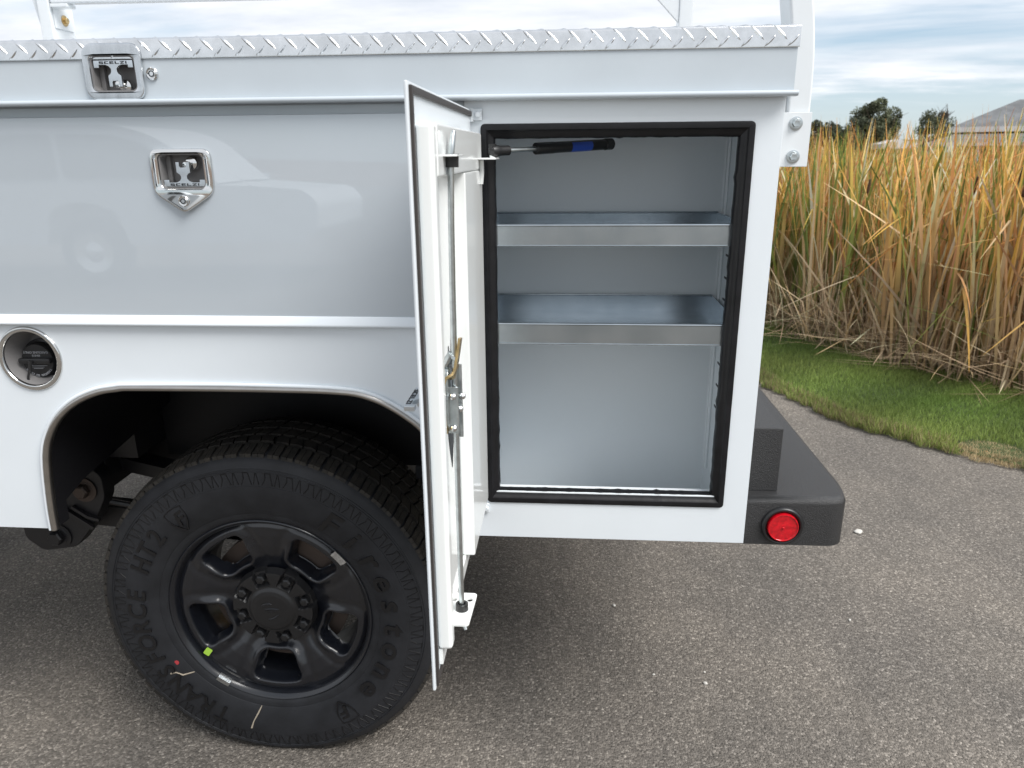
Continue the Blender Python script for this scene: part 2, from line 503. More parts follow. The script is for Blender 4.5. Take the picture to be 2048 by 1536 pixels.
def catmull(pts, k=6):
    P = [Vector(p) for p in pts]
    res = []
    for i in range(len(P) - 1):
        p0 = P[max(i - 1, 0)]; p1 = P[i]; p2 = P[i + 1]; p3 = P[min(i + 2, len(P) - 1)]
        for j in range(k):
            t = j / k
            res.append(0.5 * ((2 * p1) + (p2 - p0) * t + (2 * p0 - 5 * p1 + 4 * p2 - p3) * t * t + (3 * p1 - p0 - 3 * p2 + p3) * t ** 3))
    res.append(P[-1])
    return res


def extrude_x(bm, poly, x0, x1):
    """closed (y,z) profile drawn out along x"""
    prism(bm, poly, [], x0, x1, Matrix(((0, 0, 1, 0), (1, 0, 0, 0), (0, 1, 0, 0), (0, 0, 0, 1))))


def extrude_y(bm, poly, y0, y1, bev=0.0):
    prism(bm, poly, [], -y1, -y0, FRONT, bev)


def fast_mesh(name, verts, faces, cols=None, m=None):
    """faces: int array (n,3) or (n,4)"""
    me = bpy.data.meshes.new(name)
    nv, nf, k = len(verts), len(faces), faces.shape[1]
    me.vertices.add(nv); me.vertices.foreach_set('co', verts.astype(np.float32).ravel())
    me.loops.add(nf * k); me.loops.foreach_set('vertex_index', faces.astype(np.int32).ravel())
    me.polygons.add(nf)
    me.polygons.foreach_set('loop_start', np.arange(0, nf * k, k, dtype=np.int32))
    me.polygons.foreach_set('loop_total', np.full(nf, k, dtype=np.int32))
    me.polygons.foreach_set('use_smooth', np.ones(nf, dtype=bool))
    if cols is not None:
        a = me.color_attributes.new('Col', 'FLOAT_COLOR', 'POINT')
        a.data.foreach_set('color', np.c_[cols, np.ones(nv)].astype(np.float32).ravel())
    me.update(); me.validate()
    if m:
        me.materials.append(m)
    return me


def text_bm(bm, s, size, mtx, depth=0.001, shear=0.0, sx=1.0, bold=0.0):
    cu = bpy.data.curves.new('t', 'FONT')
    cu.body = s; cu.size = size; cu.extrude = depth; cu.align_x = 'CENTER'; cu.shear = shear; cu.resolution_u = 3
    cu.offset = bold
    ob = bpy.data.objects.new('t', cu)
    COL.objects.link(ob)
    bpy.context.view_layer.update()
    me = bpy.data.meshes.new_from_object(ob.evaluated_get(bpy.context.evaluated_depsgraph_get()))
    me.transform(mtx @ Matrix.Diagonal((sx, 1, 1, 1)))
    bm.from_mesh(me)
    bpy.data.objects.remove(ob); bpy.data.curves.remove(cu); bpy.data.meshes.remove(me)


# squared wide lettering of the body builder's name, each letter as strokes on a 1 x 1 cell (x, y, w, h)
_T = 0.24
STROKES = {
    'S': [(0, 1 - _T, 1, _T), (0, .5, .30, .26), (0, .5 - _T / 2, 1, _T), (.70, .2, .30, .2), (0, 0, 1, _T)],
    'C': [(0, 1 - _T, 1, _T), (0, _T, .30, 1 - 2 * _T), (0, 0, 1, _T)],
    'E': [(0, 1 - _T, 1, _T), (0, _T, .28, 1 - 2 * _T), (.28, .5 - _T / 2, .62, _T), (0, 0, 1, _T)],
    'L': [(0, _T, .28, 1 - _T), (0, 0, 1, _T)],
    'Z': [(0, 1 - _T, 1, _T), (0, 0, 1, _T)],
    'I': [(0, 0, .28, 1)],
}


def brand(bm, mtx, width, height, depth=0.0004):
    """SCELZI drawn in a local frame: u right, v up, w outwards, centred on the origin"""
    adv = [1.0, 1.0, 1.0, 1.0, 1.0, 0.28]
    gap = 0.30
    tot = sum(adv) + gap * 5
    sx = width / tot
    x = -width / 2
    for ch, a in zip('SCELZI', adv):
        cells = [[(q[0], q[1]), (q[0] + q[2], q[1]), (q[0] + q[2], q[1] + q[3]), (q[0], q[1] + q[3])] for q in STROKES[ch]]
        if ch == 'Z':
            cells.append([(.0, _T), (.36, _T), (1.0, 1 - _T), (.64, 1 - _T)])
        for i, q in enumerate(cells):
            prism(bm, [(x + a0 * sx, (b0 - .5) * height) for a0, b0 in q], [], 0, depth * (1 + 0.12 * i), mtx)
        x += (a + gap) * sx


# ================================================================== SETTING
def sheet(name, poly, z, m, kind='structure', z0=None):
    bm = B()
    if z0 is None:
        tri = tessellate_polygon([[Vector((a, b, 0)) for a, b in poly]])
        vs = [bm.verts.new((a, b, z)) for a, b in poly]
        for t in tri:
            bm.faces.new([vs[i] for i in t])
        for f in bm.faces:
            f.normal_update()
            if f.normal.z < 0:
                f.normal_flip()
        o = fin(name, bm, m, smooth=0, recalc=False)
    else:
        prism(bm, poly, [], z0, z, Matrix.Identity(4))
        o = fin(name, bm, m, smooth=0)
    o['kind'] = kind
    return o


tag(sheet('field', [(-1500, -1500), (1500, -1500), (1500, 1500), (-1500, 1500)], -0.030, 'field'))
EDGE = [(p.x, p.y) for p in catmull([(14, -7.5, 0), (6.5, -1.6, 0), (3.6, 0.95, 0), (2.62, 1.62, 0), (2.16, 2.0, 0), (1.84, 2.28, 0), (1.58, 2.58, 0), (1.42, 2.95, 0), (1.28, 3.41, 0), (1.10, 4.3, 0), (0.9, 6.0, 0), (0.5, 10, 0), (-1.5, 22, 0)], 6)]
REED = [(p.x, p.y) for p in catmull([(15, -5.8, 0), (7.5, -0.2, 0), (4.4, 1.95, 0), (3.35, 2.62, 0), (2.74, 3.10, 0), (2.20, 3.82, 0), (1.78, 4.75, 0), (1.45, 6.2, 0), (1.0, 10, 0), (-0.9, 22, 0)], 6)]
def offset_path(path, d):
    P = np.array(path); t = np.gradient(P, axis=0); t /= np.hypot(t[:, 0], t[:, 1])[:, None]
    return [tuple(q) for q in P + np.c_[t[:, 1], -t[:, 0]] * d]


sheet('asphalt_lot', offset_path(EDGE, 0.25) + [(-40, 22), (-40, -40), (14, -40)], 0.0, 'asphalt')
lawn_poly = offset_path(EDGE, 0.035) + [(3, 22), (20, 22), (20, -7.5)]
lawn = sheet('lawn_ground', lawn_poly, 0.012, 'turf', z0=-0.02)
reed_poly = REED + [(3, 24), (30, 24), (30, -5.8)]
sheet('reed_bed_ground', reed_poly, 0.028, 'soil', z0=-0.01)

# ================================================================== SERVICE TRUCK
truck = empty('service_truck', (-1.0, 0.95, 0), 'white utility service truck with open rear side compartment and diamond plate lids', 'truck')

# ---- wheel arch path (x,z)
ARCH = [(p.x, p.y) for p in catmull([(-1.094, 0.676, 0), (-1.091, 0.744, 0), (-1.078, 0.85, 0), (-1.055, 0.906, 0), (-1.025, 0.943, 0), (-0.985, 0.972, 0), (-0.939, 0.991, 0), (-0.897, 0.9985, 0), (-0.86, 1.001, 0), (-0.664, 1.002, 0), (-0.50, 1.001, 0), (-0.446, 0.999, 0), (-0.408, 0.9955, 0), (-0.372, 0.985, 0), (-0.341, 0.970, 0), (-0.310, 0.9495, 0), (-0.281, 0.925, 0), (-0.255, 0.885, 0), (-0.238, 0.83, 0), (-0.230, 0.76, 0), (-0.226, 0.680, 0)], 4)]
FUEL = (-1.070, 1.0585)

bm = B()
outline = [(-2.07, 0.681)] + ARCH + [(-0.180, 0.687), (-0.180, 1.134), (-2.07, 1.134)]
prism(bm, outline, [circ(FUEL[0], FUEL[1], 0.058, 48)], -0.003, 0.0)
fender = fin('fender_panel', bm, 'paint', truck, smooth=25)

# rear frame with the compartment opening
OX0, OX1, OZ0, OZ1 = -0.150, 0.319, 0.768, 1.4925
bm = B()
prism(bm, [(-0.179, 0.6875), (0.367, 0.6875), (0.367, 1.5325), (-0.179, 1.5325)], [rrect(OX0, OX1, OZ0, OZ1, 0.006)], -0.003, 0.0, bev=0.0012)
fin('compartment_frame', bm, 'paint', truck, smooth=30)
# rear wall, underside and outer shell of the side pack
bm = B()
box(bm, 0.352, 0.3665, 0.0032, 0.42, 0.689, 1.60, 0.0015)
box(bm, -2.07, -1.50, 0.0035, 0.42, 0.682, 0.687)
box(bm, -2.07, 0.352, 0.42, 0.424, 1.01, 1.62)
box(bm, -2.075, -2.071, 0.0, 0.42, 0.682, 1.62)
fin('side_pack_shell', bm, 'paint', truck)

# recessed strip above the long closed door, under the drip rail
bm = B()
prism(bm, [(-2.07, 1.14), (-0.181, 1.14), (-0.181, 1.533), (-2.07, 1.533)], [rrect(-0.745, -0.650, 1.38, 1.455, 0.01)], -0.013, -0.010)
fin('face_frame', bm, 'shaded_door_paint', truck)
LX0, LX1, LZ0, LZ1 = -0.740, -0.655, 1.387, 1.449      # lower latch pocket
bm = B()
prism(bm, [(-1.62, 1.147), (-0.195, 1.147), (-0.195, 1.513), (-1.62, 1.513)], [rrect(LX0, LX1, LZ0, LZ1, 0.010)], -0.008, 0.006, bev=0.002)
fin('long_compartment_door', bm, 'shaded_door_paint', truck, smooth=30)
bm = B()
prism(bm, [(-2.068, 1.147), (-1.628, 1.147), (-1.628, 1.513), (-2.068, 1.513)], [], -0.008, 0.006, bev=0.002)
fin('front_compartment_door', bm, 'shaded_door_paint', truck, smooth=30)
bm = B()
extrude_x(bm, [(0.009, 1.1505), (-0.0065, 1.1505), (-0.0085, 1.1495), (-0.0150, 1.1365), (-0.0158, 1.1335), (-0.0145, 1.1312), (-0.0120, 1.1300), (-0.0005, 1.1290), (-0.0005, 1.1345), (0.009, 1.1345)], -2.07, -0.183)
fin('door_sill_moulding', bm, 'paint', truck, smooth=50)

# ---- lid
UX0, UX1, UZ0, UZ1 = -0.834, -0.752, 1.5535, 1.6125   # upper latch pocket
bm = B()
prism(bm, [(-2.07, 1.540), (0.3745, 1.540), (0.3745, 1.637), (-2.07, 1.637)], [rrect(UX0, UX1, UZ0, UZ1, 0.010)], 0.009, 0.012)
box(bm, 0.3715, 0.3745, -0.0088, 0.44, 1.540, 1.6365)
box(bm, -2.07, 0.3714, -0.0088, 0.44, 1.6335, 1.6365)
box(bm, -2.07, 0.3714, 0.438, 0.442, 1.540, 1.633)
lid = fin('top_box_lid', bm, 'lid_paint', truck)
bm = B()
pr = [(-0.0085, 1.5405), (-0.024, 1.5405)] + [(-0.024 - 0.0048 * math.sin(PI * k / 6), 1.5358 + 0.0047 * math.cos(PI * k / 6)) for k in range(1, 6)] + [(-0.024, 1.5311), (-0.0085, 1.5311)]
extrude_x(bm, pr, -2.07, 0.3785)
fin('drip_rail', bm, 'lid_paint', lid, smooth=50)

# ---- diamond tread plate over the lid
bm = B()
prf = [(-0.0123, 1.6065), (-0.0146, 1.6065), (-0.0148, 1.6085), (-0.0146, 1.6355)]
prf += [(-0.0106 - 0.004 * math.cos(a), 1.6362 + 0.004 * math.sin(a)) for a in [R(15 * k) for k in range(1, 7)]]
prf += [(0.445, 1.6402), (0.445, 1.6377), (-0.0106, 1.6377), (-0.0123, 1.6362)]
extrude_x(bm, prf, -2.072, 0.3765)
plate = fin('diamond_plate', bm, 'alu', truck, smooth=40)


def lug_mesh(name, length, wid, h):
    bm = B(); n = 8
    rows = []
    for i in range(n + 1):
        t = i / n
        w = wid * math.sin(PI * t) ** 0.85 if 0 < i < n else 0.0
        hh = h * min(1, math.sin(PI * t) * 1.7)
        u = (t - .5) * length
        if 0 < i < n:
            rows.append([bm.verts.new((u, 0.0004, -w)), bm.verts.new((u, -hh, -w * 0.25)), bm.verts.new((u, -hh, w * 0.25)), bm.verts.new((u, 0.0004, w))])
        else:
            rows.append([bm.verts.new((u, 0.0004, 0))])
    for a, b in zip(rows, rows[1:]):
        if len(a) == 1:
            for k in range(3):
                bm.faces.new((a[0], b[k], b[k + 1]))
        elif len(b) == 1:
            for k in range(3):
                bm.faces.new((a[k], b[0], a[k + 1]))
        else:
            for k in range(3):
                bm.faces.new((a[k], b[k], b[k + 1], a[k + 1]))
    bmesh.ops.recalc_face_normals(bm, faces=bm.faces)
    me = bpy.data.meshes.new(name); bm.to_mesh(me); bm.free()
    me.polygons.foreach_set('use_smooth', [True] * len(me.polygons)); me.set_sharp_from_angle(angle=R(38))
    me.materials.append(M['alu'])
    return me


lugA = lug_mesh('tread_lug', 0.0330, 0.0032, 0.0020)
lugB = lug_mesh('tread_lug_short', 0.0255, 0.0032, 0.0020)
lugT = lug_mesh('tread_lug_top', 0.0300, 0.0032, 0.0020)
PITCH = 0.03715
k = 0
x = 0.3565
while x > -2.05:
    jz = random.uniform(-.03, .03)
    o = link('tread_lug', lugA, None, plate, (x - 0.012, -0.0147, 1.6283)); o.rotation_euler = (0, R(44) + jz, 0)
    o = link('tread_lug', lugB, None, plate, (x + 0.0085, -0.0147, 1.6160)); o.rotation_euler = (0, R(-44) + jz, 0)
    if x > -1.2:
        o = link('tread_lug', lugT, None, plate, (x + 0.002, -0.0015, 1.6402)); o.rotation_euler = (R(-90), 0, R(-44))
    x -= PITCH


# ---- paddle latches
def t_handle(bm, mtx, w, h, th, flip):
    """outline in a cell w x h, bar on top (flip turns it over); w axis outwards"""
    s = -1 if flip else 1
    def P(u, v):
        return (u * w, s * (v - 0.5) * h)
    half = [(0.5, 1.0), (0.5, 0.72), (0.37, 0.72), (0.37, 0.83), (0.20, 0.83), (0.12, 0.77), (0.075, 0.68), (0.075, 0.58), (0.10, 0.50), (0.165, 0.42), (0.165, 0.0), (0.085, 0.0), (0.085, 0.16), (0.06, 0.22)]
    pts = [P(u, v) for u, v in half] + [P(-u, v) for u, v in half[::-1]]
    prism(bm, pts, [], 0, th, mtx, bev=0.0006)


def lock_cyl(name, c, parent, r=0.0105):
    c = Vector(c)
    bm = B()
    lathe(bm, [(0, 0), (0, r), (0.0035, r), (0.0048, r * 0.86), (0.0040, r * 0.74), (0.0040, r * 0.60), (0.0052, r * 0.56), (0.0052, 0)], c, (0, -1, 0), 28)
    lk = fin(name, bm, 'chrome', parent)
    return lk


def key_ring(c, parent, r=0.0105):
    bm = B()
    lathe(bm, [(0.0053, r * 0.50), (0.0056, r * 0.50), (0.0056, r * 0.34), (0.0053, r * 0.34)], c, (0, -1, 0), 24, True)
    box(bm, c[0] - r * 0.66, c[0] - r * 0.46, c[1] - 0.0057, c[1] - 0.0052, c[2] - r * 0.08, c[2] + r * 0.12)
    return fin('key_slot', bm, 'ink', parent)


def pocket(bm, x0, x1, z0, z1, yf, yb):
    o = rrect(x0, x1, z0, z1, 0.010)
    i = rrect(x0 + 0.0025, x1 - 0.0025, z0 + 0.0025, z1 - 0.0025, 0.009)
    prism(bm, o, [i], -yb, -yf)
    prism(bm, rrect(x0 + 0.001, x1 - 0.001, z0 + 0.001, z1 - 0.001, 0.009), [], -yb - 0.003, -yb + 0.0005)
    # moulded step inside the dish
    prism(bm, rrect(x0 + 0.0026, x0 + 0.012, z0 + 0.0026, z1 - 0.0026, 0.003), [], -yb, -yb + 0.009, bev=0.002)


def latch(outline, yf, ht, x0, x1, z0, z1, bezel_m, flip, hc, hw, hh, pc, name='paddle_latch'):
    bm = B()
    prism(bm, outline, [rrect(x0 + 0.0005, x1 - 0.0005, z0 + 0.0005, z1 - 0.0005, 0.010)], -yf - 0.0001, -yf + ht, bev=0.0028)
    if flip:      # the flange under the dish slopes out towards its tip
        for v in bm.verts:
            if v.co.z < 1.388 and v.co.y < yf - 0.001:
                v.co.y -= 0.17 * (1.388 - v.co.z)
    lt = fin(name, bm, bezel_m, truck, smooth=40, wn=not flip)
    bm = B(); pocket(bm, x0, x1, z0, z1, yf - 0.0005, yf + 0.028)
    fin('latch_dish', bm, 'pocket', lt, smooth=40)
    bm = B()
    lathe(bm, [(-0.004, 0.0), (-0.004, 0.0125), (0.004, 0.0125), (0.0075, 0.0105), (0.009, 0.006), (0.0095, 0)], (pc[0] + 0.006, yf + 0.022, pc[1] - (0.003 if not flip else -0.002)), (0, -1, 0), 28)
    fin('pivot_boss', bm, 'chrome', lt)
    bm = B()
    mtx = Matrix.Translation((hc[0], yf + 0.006, hc[1])) @ FRONT
    t_handle(bm, mtx, hw, hh, 0.0042, flip)
    hd = fin('latch_handle', bm, 'handle', lt, smooth=30)
    bm = B()
    lathe(bm, [(0, 0), (0, 0.0062), (0.006, 0.0062), (0.0072, 0.0048), (0.0076, 0)], (pc[0], yf + 0.010, pc[1]), (0, -1, 0), 20)
    box(bm, pc[0] - 0.0045, pc[0] + 0.0045, yf + 0.004, yf + 0.0255, pc[1] - 0.005, pc[1] + 0.004)
    fin('pivot_pin', bm, 'chrome', lt)
    bm = B()
    zb = hc[1] + (0.415 if not flip else -0.415) * hh
    brand(bm, Matrix.Translation((hc[0], yf + 0.006 - 0.00422, zb)) @ FRONT, hw * 0.70, hh * 0.100)
    fin('brand_lettering', bm, 'ink', lt, smooth=0)
    return lt


latch(rrect(-0.846, -0.739, 1.5395, 1.6325, 0.020, 8), -0.0152, 0.0042, UX0, UX1, UZ0, UZ1, 'brushed', False, (-0.7935, 1.5835), 0.0715, 0.043, (-0.7905, 1.5665))
lk = lock_cyl('lock_cylinder', (-0.7245, -0.0118, 1.582), truck); key_ring((-0.7245, -0.0118, 1.582), lk)
PENT = rpoly([(-0.7545, 1.4575), (-0.6405, 1.4575), (-0.6400, 1.3800), (-0.6975, 1.3440), (-0.7550, 1.3800)], [0.018, 0.018, 0.016, 0.010, 0.016], 8)
lt2 = latch(PENT, -0.0062, 0.0052, LX0, LX1, LZ0, LZ1, 'chrome', True, (-0.6975, 1.4125), 0.0775, 0.043, (-0.693, 1.4295))
lock_cyl('lock_barrel', (-0.6975, -0.0146, 1.366), lt2, 0.0100); key_ring((-0.6975, -0.0146, 1.366), lt2, 0.0100)

# ---- fuel filler
bm = B()
lathe(bm, [(-0.001, 0.0668), (0.0020, 0.0668), (0.0040, 0.0652), (0.0048, 0.0632), (0.0050, 0.0585), (0.0042, 0.0568), (0.0010, 0.0556), (-0.001, 0.0553)], (FUEL[0], 0, FUEL[1]), (0, -1, 0), 64, True)
fl = fin('fuel_filler', bm, 'chrome', truck, smooth=60)
bm = B()
lathe(bm, [(0.0, 0.0562), (-0.020, 0.0535), (-0.052, 0.046), (-0.058, 0.040), (-0.058, 0.0)], (FUEL[0], 0, FUEL[1]), (0, -1, 0), 48)
fin('filler_cup', bm, 'pocket', fl, smooth=50)
FC = Vector((-1.079, 0.038, 1.047))
bm = B()
lathe(bm, [(-0.022, 0.041), (-0.008, 0.041), (-0.007, 0.036), (0.006, 0.035), (0.009, 0.033), (0.0105, 0.0)], FC, (0, -1, 0), 44)
fcap = fin('fuel_cap', bm, 'cap', fl, smooth=40)
bm = B()
box(bm, FC.x - 0.034, FC.x + 0.034, FC.y - 0.021, FC.y - 0.009, FC.z - 0.005, FC.z + 0.006, 0.003)
tube(bm, [FC + Vector((-0.004, -0.0225, 0.003)), FC + Vector((-0.008, -0.024, -0.012)), FC + Vector((-0.014, -0.026, -0.030)), FC + Vector((-0.020, -0.022, -0.049))], [0.0045, 0.0028, 0.0022, 0.0034], 10)
fin('cap_grip', bm, 'cap', fl)
bm = B()
fm = FRONT @ Matrix.Rotation(0, 4, 'Z')
text_bm(bm, 'GASOLINE ONLY', 0.0070, Matrix.Translation((FC.x, FC.y - 0.0104, FC.z + 0.019)) @ FRONT @ Matrix.Rotation(PI, 4, 'Z'), 0.0003)
text_bm(bm, 'E0-E15', 0.0062, Matrix.Translation((FC.x, FC.y - 0.0106, FC.z + 0.012)) @ FRONT @ Matrix.Rotation(PI, 4, 'Z'), 0.0003)
for i, ch in enumerate('TIGHTEN TO CLICK'):
    if ch != ' ':
        a = R(-38 - (i * 104 / 15))
        text_bm(bm, ch, 0.0062, Matrix.Translation((FC.x + 0.0300 * math.cos(a), FC.y - 0.0102, FC.z + 0.0300 * math.sin(a))) @ FRONT @ Matrix.Rotation(a - PI / 2, 4, 'Z'), 0.0005)
for i, (w, dz) in enumerate(((0.020, -0.0115), (0.013, -0.0145), (0.010, -0.0175))):
    box(bm, FC.x - w, FC.x + w, FC.y - 0.0110, FC.y - 0.0101, FC.z + dz, FC.z + dz + 0.0009)
fin('cap_printing', bm, 'paleink', fl, smooth=0)

# ---- wheel arch trim and wheelhouse
bm = B()
pts = [Vector((x, -0.001, z)) for x, z in ARCH]
prof = [(0.0075 * math.cos(2 * PI * k / 12) + 0.000, 0.0105 * math.sin(2 * PI * k / 12)) for k in range(12)]
sweep(bm, pts, prof, Vector((0, -1, 0)))
fin('arch_trim', bm, 'trim', truck, smooth=60)
bm = B()
pts2 = [Vector((x, -0.0045, z)) for x, z in [(p[0], p[1]) for p in ARCH]]
ring_c = Vector((-0.66, 0, 0.70))
o1 = []
for p in pts2:
    d = Vector((p.x - ring_c.x, 0, p.z - ring_c.z)).normalized()
    o1.append(p + d * 0.0085)
tube(bm, o1, 0.0042, 10)
fin('arch_bead', bm, 'paint', truck, smooth=60)
bm = B()
a = [bm.verts.new((x, 0.0045, z)) for x, z in ARCH]; b = [bm.verts.new((x, 0.045 + 0.455 * min(1, max(0, (z - 0.735) / 0.06)) if x < -0.9 else 0.50, z)) for x, z in ARCH]
for i in range(len(a) - 1):
    bm.faces.new((a[i], a[i + 1], b[i + 1], b[i]))
bot = [v for v in b if v.co.z > 0.80]
bm.faces.new(bot)
box(bm, -1.114, -0.232, 0.5005, 0.504, 0.64, 0.86)
fin('wheelhouse', bm, 'black', truck, smooth=40)

# ---- compartment interior
bm = B()
X0, X1, YB, ZF, ZT = -0.168, 0.345, 0.340, 0.628, 1.528
vs = {(i, j, k): bm.verts.new(((X0, X1)[i], (0.0035, YB)[j], (ZF, ZT)[k])) for i in (0, 1) for j in (0, 1) for k in (0, 1)}
for i in (0, 1):
    vs[(i, 0, 0)].co.z = 0.700      # the floor falls away to the back
for q in (((0, 1, 0), (1, 1, 0), (1, 1, 1), (0, 1, 1)), ((0, 0, 0), (0, 1, 0), (0, 1, 1), (0, 0, 1)), ((1, 0, 0), (1, 0, 1), (1, 1, 1), (1, 1, 0)), ((0, 0, 0), (1, 0, 0), (1, 1, 0), (0, 1, 0)), ((0, 0, 1), (0, 1, 1), (1, 1, 1), (1, 0, 1))):
    bm.faces.new([vs[i] for i in q])
bmesh.ops.recalc_face_normals(bm, faces=bm.faces)
cen = Vector((0.09, 0.17, 1.1))
for f in bm.faces:
    if (cen - f.calc_center_median()).dot(f.normal) < 0:
        f.normal_flip()
es = [e for e in bm.edges if len(e.link_faces) == 2]
bmesh.ops.bevel(bm, geom=es, offset=0.006, segments=2, affect='EDGES', profile=0.5)
liner = fin('compartment_liner', bm, 'liner', truck, recalc=False, smooth=30)
bm = B()
box(bm, X0 + 0.002, X1 - 0.002, 0.004, 0.036, 0.7862, 0.7895, 0.001)
box(bm, X0 + 0.002, X1 - 0.002, 0.033, 0.036, 0.6985, 0.7860)
fin('floor_lip', bm, 'liner', liner)
bm = B()
box(bm, 0.3385, 0.3435, 0.205, 0.240, 0.72, 1.505, 0.001)
std = fin('shelf_standard', bm, 'liner', liner)
bm = B()
box(bm, 0.3375, 0.3435, 0.085, 0.115, 1.345, 1.455, 0.001)
tube(bm, [(0.342, 0.30, 0.72), (0.342, 0.30, 1.50)], 0.0035, 8)
fin('wall_rib', bm, 'liner', liner)
for z in (1.235, 1.188, 1.142, 1.05, 1.0, 0.95, 0.9):
    bm = B(); box(bm, 0.3372, 0.3386, 0.210, 0.235, z, z + 0.004)
    fin('standard_slot', bm, 'ink', liner)


def tray(zt, zb):
    bm = B()
    x0, x1, y0, y1, th = -0.158, 0.334, 0.020, 0.332, 0.0014
    box(bm, x0, x1, y0, y1, zb, zb + th)
    box(bm, x0, x1, y0, y0 + th, zb + th, zt)
    box(bm, x0, x1, y1 - th, y1, zb + th, zt)
    box(bm, x0, x0 + th, y0 + th, y1 - th, zb + th, zt - 0.001)
    box(bm, x1 - th, x1, y0 + th, y1 - th, zb + th, zt - 0.001)
    o = fin('shelf_tray', bm, 'galv', truck, smooth=0)
    bm = B()
    tube(bm, [(x0, y0 + 0.001, zt - 0.0005), (x1, y0 + 0.001, zt - 0.0005)], 0.0026, 10)
    fin('rolled_hem', bm, 'galv', o)
    bm = B()
    tube(bm, [(x0, y1 - 0.001, zt - 0.0005), (x1, y1 - 0.001, zt - 0.0005)], 0.0022, 10)
    fin('rolled_hem', bm, 'galv', o)
    bm = B()
    box(bm, x0, x1, y0 - 0.0012, y0 + 0.002, zb - 0.0008, zb + 0.0014, 0.0006)
    fin('folded_edge', bm, 'galv', o)
    return o


tray(1.3185, 1.2810)
tray(1.1335, 1.0945)

# ---- rubber seal round the opening
bm = B()
PROF = [(-0.0015, 0.0), (-0.001, -0.0030), (0.003, -0.0040), (0.0090, -0.0036), (0.0115, 0.001), (0.0165, 0.004), (0.0205, 0.0050), (0.0230, 0.010), (0.0225, 0.022), (0.012, 0.030), (0.0, 0.02)]


def ring_pts(s, ks=60, kc=3):
    r = max(0.006 - s, 0.0010)
    x0, x1, z0, z1 = OX0 + s, OX1 - s, OZ0 + s, OZ1 - s
    cs = [(x1 - r, z0 + r, -90), (x1 - r, z1 - r, 0), (x0 + r, z1 - r, 90), (x0 + r, z0 + r, 180)]
    res = []
    for i, (cx, cz, a0) in enumerate(cs):
        for k in range(kc + 1):
            a = R(a0 + 90 * k / kc); res.append((cx + r * math.cos(a), cz + r * math.sin(a)))
        nx, nz, na = cs[(i + 1) % 4]
        p = res[-1]; q = (nx + r * math.cos(R(na)), nz + r * math.sin(R(na)))
        for k in range(1, ks):
            t = k / ks; res.append((p[0] + (q[0] - p[0]) * t, p[1] + (q[1] - p[1]) * t))
    return res


cols = []
nn = len(ring_pts(0))
wav = [0.0006 * math.sin(i * 0.21) + 0.0004 * math.sin(i * 0.57 + 1) + random.uniform(-.0005, .0005) - (0.0016 if random.random() < 0.03 else 0) for i in range(nn)]
for s, y in PROF:
    rp_ = ring_pts(s)
    ringv = []
    for i, (x_, z_) in enumerate(rp_):
        k_ = wav[i] if s > 0.015 else wav[i] * 0.12
        dx_ = (0.0845 - x_); dz_ = (1.130 - z_)
        if abs(dx_) / 0.2345 > abs(dz_) / 0.362:
            x_ += math.copysign(k_, dx_)
        else:
            z_ += math.copysign(k_, dz_)
        ringv.append(bm.verts.new((x_, y, z_)))
    cols.append(ringv)
for a, b in zip(cols, cols[1:] + cols[:1]):
    for i in range(nn):
        j = (i + 1) % nn
        bm.faces.new((a[i], a[j], b[j], b[i]))
fin('door_seal', bm, 'rubber', truck, smooth=50)

# ---- gas strut
SA = Vector((-0.1275, -0.030, 1.448)); SB = Vector((0.0857, 0.16, 1.4605))
ax = (SB - SA); LEN = ax.length; ax.normalize()
bm = B()
lathe(bm, [(0.333 * LEN, 0.0), (0.333 * LEN, 0.0098), (0.336 * LEN, 0.0104), (0.48 * LEN, 0.0104), (0.482 * LEN, 0.0100), (0.93 * LEN, 0.0100), (0.935 * LEN, 0.0094), (0.94 * LEN, 0.0108), (LEN, 0.0108), (1.015 * LEN, 0.007), (1.015 * LEN, 0)], SA, ax, 28)
st = fin('gas_strut', bm, 'cap', truck, smooth=40)
bm = B(); lathe(bm, [(0.05 * LEN, 0), (0.05 * LEN, 0.0042), (0.34 * LEN, 0.0042), (0.34 * LEN, 0)], SA, ax, 16)
fin('piston_rod', bm, 'zinc', st)
bm = B()
lathe(bm, [(-0.004, 0), (-0.006, 0.006), (-0.003, 0.0095), (0.004, 0.0105), (0.012, 0.0095), (0.016, 0.0085), (0.034, 0.0085), (0.036, 0.006), (0.036, 0)], SA, ax, 20)
lathe(bm, [(-0.012, 0.0045), (0.0, 0.0070), (0.010, 0.0070), (0.010, 0.0)], SA + Vector((0, 0, 0.002)), (0, 0, 1), 16)
fin('strut_end_fitting', bm, M['cap'], st)
bm = B()
_u = ax.cross(Vector((0, 0, 1))).normalized(); _v = _u.cross(ax).normalized()
g1 = []
for t in (0.62, 0.80):
    g1.append([bm.verts.new(SA + ax * (t * LEN) + (_u * math.cos(a) + _v * math.sin(a)) * 0.01012) for a in [R(-100 + 12 * k) for k in range(13)]])
for k in range(12):
    bm.faces.new((g1[0][k], g1[0][k + 1], g1[1][k + 1], g1[1][k]))
fin('strut_label', bm, 'blue', st)
bm = B()
box(bm, 0.060, 0.100, 0.150, 0.172, 1.4740, 1.528, 0.002)
fin('strut_mount', bm, 'liner', truck)

